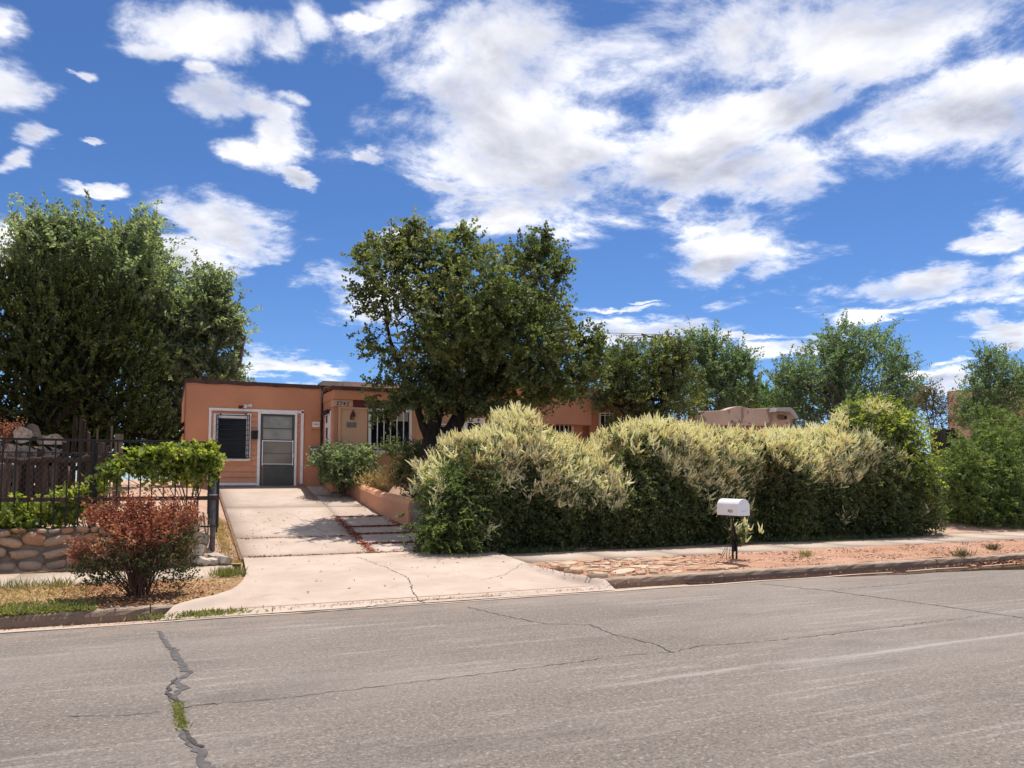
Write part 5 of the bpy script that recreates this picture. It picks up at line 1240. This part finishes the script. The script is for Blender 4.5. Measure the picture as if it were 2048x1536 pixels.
def grass(name, P, L, Wd, mat, lean=.5, label=None, cat=None, kind='stuff'):
    n = len(P); A = rng.normal(size=(n, 3))*lean; A[:, 2] = 1; s = rng.uniform(.5, 1.3, n)
    V, Fc = leaves(P, A, rng.normal(size=(n, 3)), L*s, Wd*s); o = npmesh(name, V, Fc, mat)
    return tag(o, label, cat, None, kind)
def vl(x, y): return np.stack([x, y, ver(y)-.004], 1)
q = np.column_stack([rng.uniform(-6, 0.2, 9000), rng.uniform(10.1, 11.95, 9000)]); q = q[(q[:, 0] < apron_left(q[:, 1])-.1) & ((q[:, 0] < -.9) | (rng.uniform(size=len(q)) < .12))]
grass('dry_grass', vl(q[:, 0], q[:, 1]), .07, .012, 'straw', 1.1)
q = np.column_stack([rng.uniform(-6, -.75, 15000), 10.02+np.abs(rng.normal(0, .26, 15000))]); q = q[wobble(np.column_stack([q, 0*q[:, 0]]), 5, 2.5)-(q[:, 0]+1.6)*.6 > -.75]
grass('green_groundcover', vl(q[:, 0], q[:, 1]), .07, .028, 'grass_green', 1.2)
q = np.column_stack([rng.uniform(-6, -1.1, 1500), rng.normal(11.85, .1, 1500)]); grass('grass_tufts', vl(q[:, 0], q[:, 1]), .14, .010, 'grass_green', .35)
q = np.column_stack([rng.normal(.83, .10, 520), rng.normal(12.05, .09, 520)]); q = q[q[:, 1] < 12.3]
grass('grass_tuft', np.column_stack([q, 0*q[:, 0]+.19]), .15, .011, 'grass_green', .4, 'bright grass tuft where the walk meets the drive apron', 'grass tuft', None)
q = np.column_stack([rng.uniform(.8, 1.24, 3600), rng.uniform(13.9, 17.5, 3600)]); grass('dry_grass', np.column_stack([q, ground_z(q[:, 0], q[:, 1])]), .08, .012, 'straw', .9)
t = rng.uniform(0, 1, 420); q = np.array([atz(352, 1406, 0), atz(358, 1428, 0), atz(366, 1460, 0)])
P = np.column_stack([np.interp(t, [0, .45, 1], q[:, k]) for k in range(3)])+np.column_stack([rng.normal(size=(420, 2))*.017, np.zeros(420)])
grass('crack_weed', P, .03, .010, 'grass_green', .9, None, None, 'stuff')
P = np.concatenate([np.column_stack([rng.normal(.35, .28, 900), 9.85+rng.normal(size=900)*.07, np.full(900, .015)])])
grass('gutter_weeds', P, .07, .016, 'grass_green', .9, 'green weed patch in the gutter where the left kerb ends', 'weeds', None)
q = np.column_stack([rng.uniform(1.3, 5.0, 500), rng.normal(14.18, .02, 500)]); q = q[wobble(np.column_stack([q, 0*q[:, 0]]), 8, 3.) > .2]; grass('joint_weeds', np.column_stack([q, drive_z(q[:, 1])]), .05, .014, 'grass_green', .8)
q = np.column_stack([rng.uniform(5.9, 19, 7200), 13.62+rng.normal(size=7200)*.12]); q = q[wobble(np.column_stack([q, 0*q[:, 0]]), 9, 1.7) > -.1]; grass('hedge_foot_weeds', np.column_stack([q, 0*q[:, 0]+.2]), .12, .03, 'leaf_hedge', .9)
for k, (px, py, s, n, lab) in enumerate([(1612,1112,.13,110,'small round grey-green weed on the red dirt verge'),(1924,1110,.20,120,'thin dry weed by the kerb joint on the right verge'),(1985,1098,.16,130,'low straggly weed in front of the sumac thicket')]):
    c = atz(px, py, .165); d = rng.normal(size=(n, 3))*np.array([s*.35, s*.35, 0]); grass('verge_weed', np.array([c[0], c[1], ver(c[1])-.005])+d, s, .012, 'leaf_brown' if k else 'grass_green', .7, lab, 'weed', None)
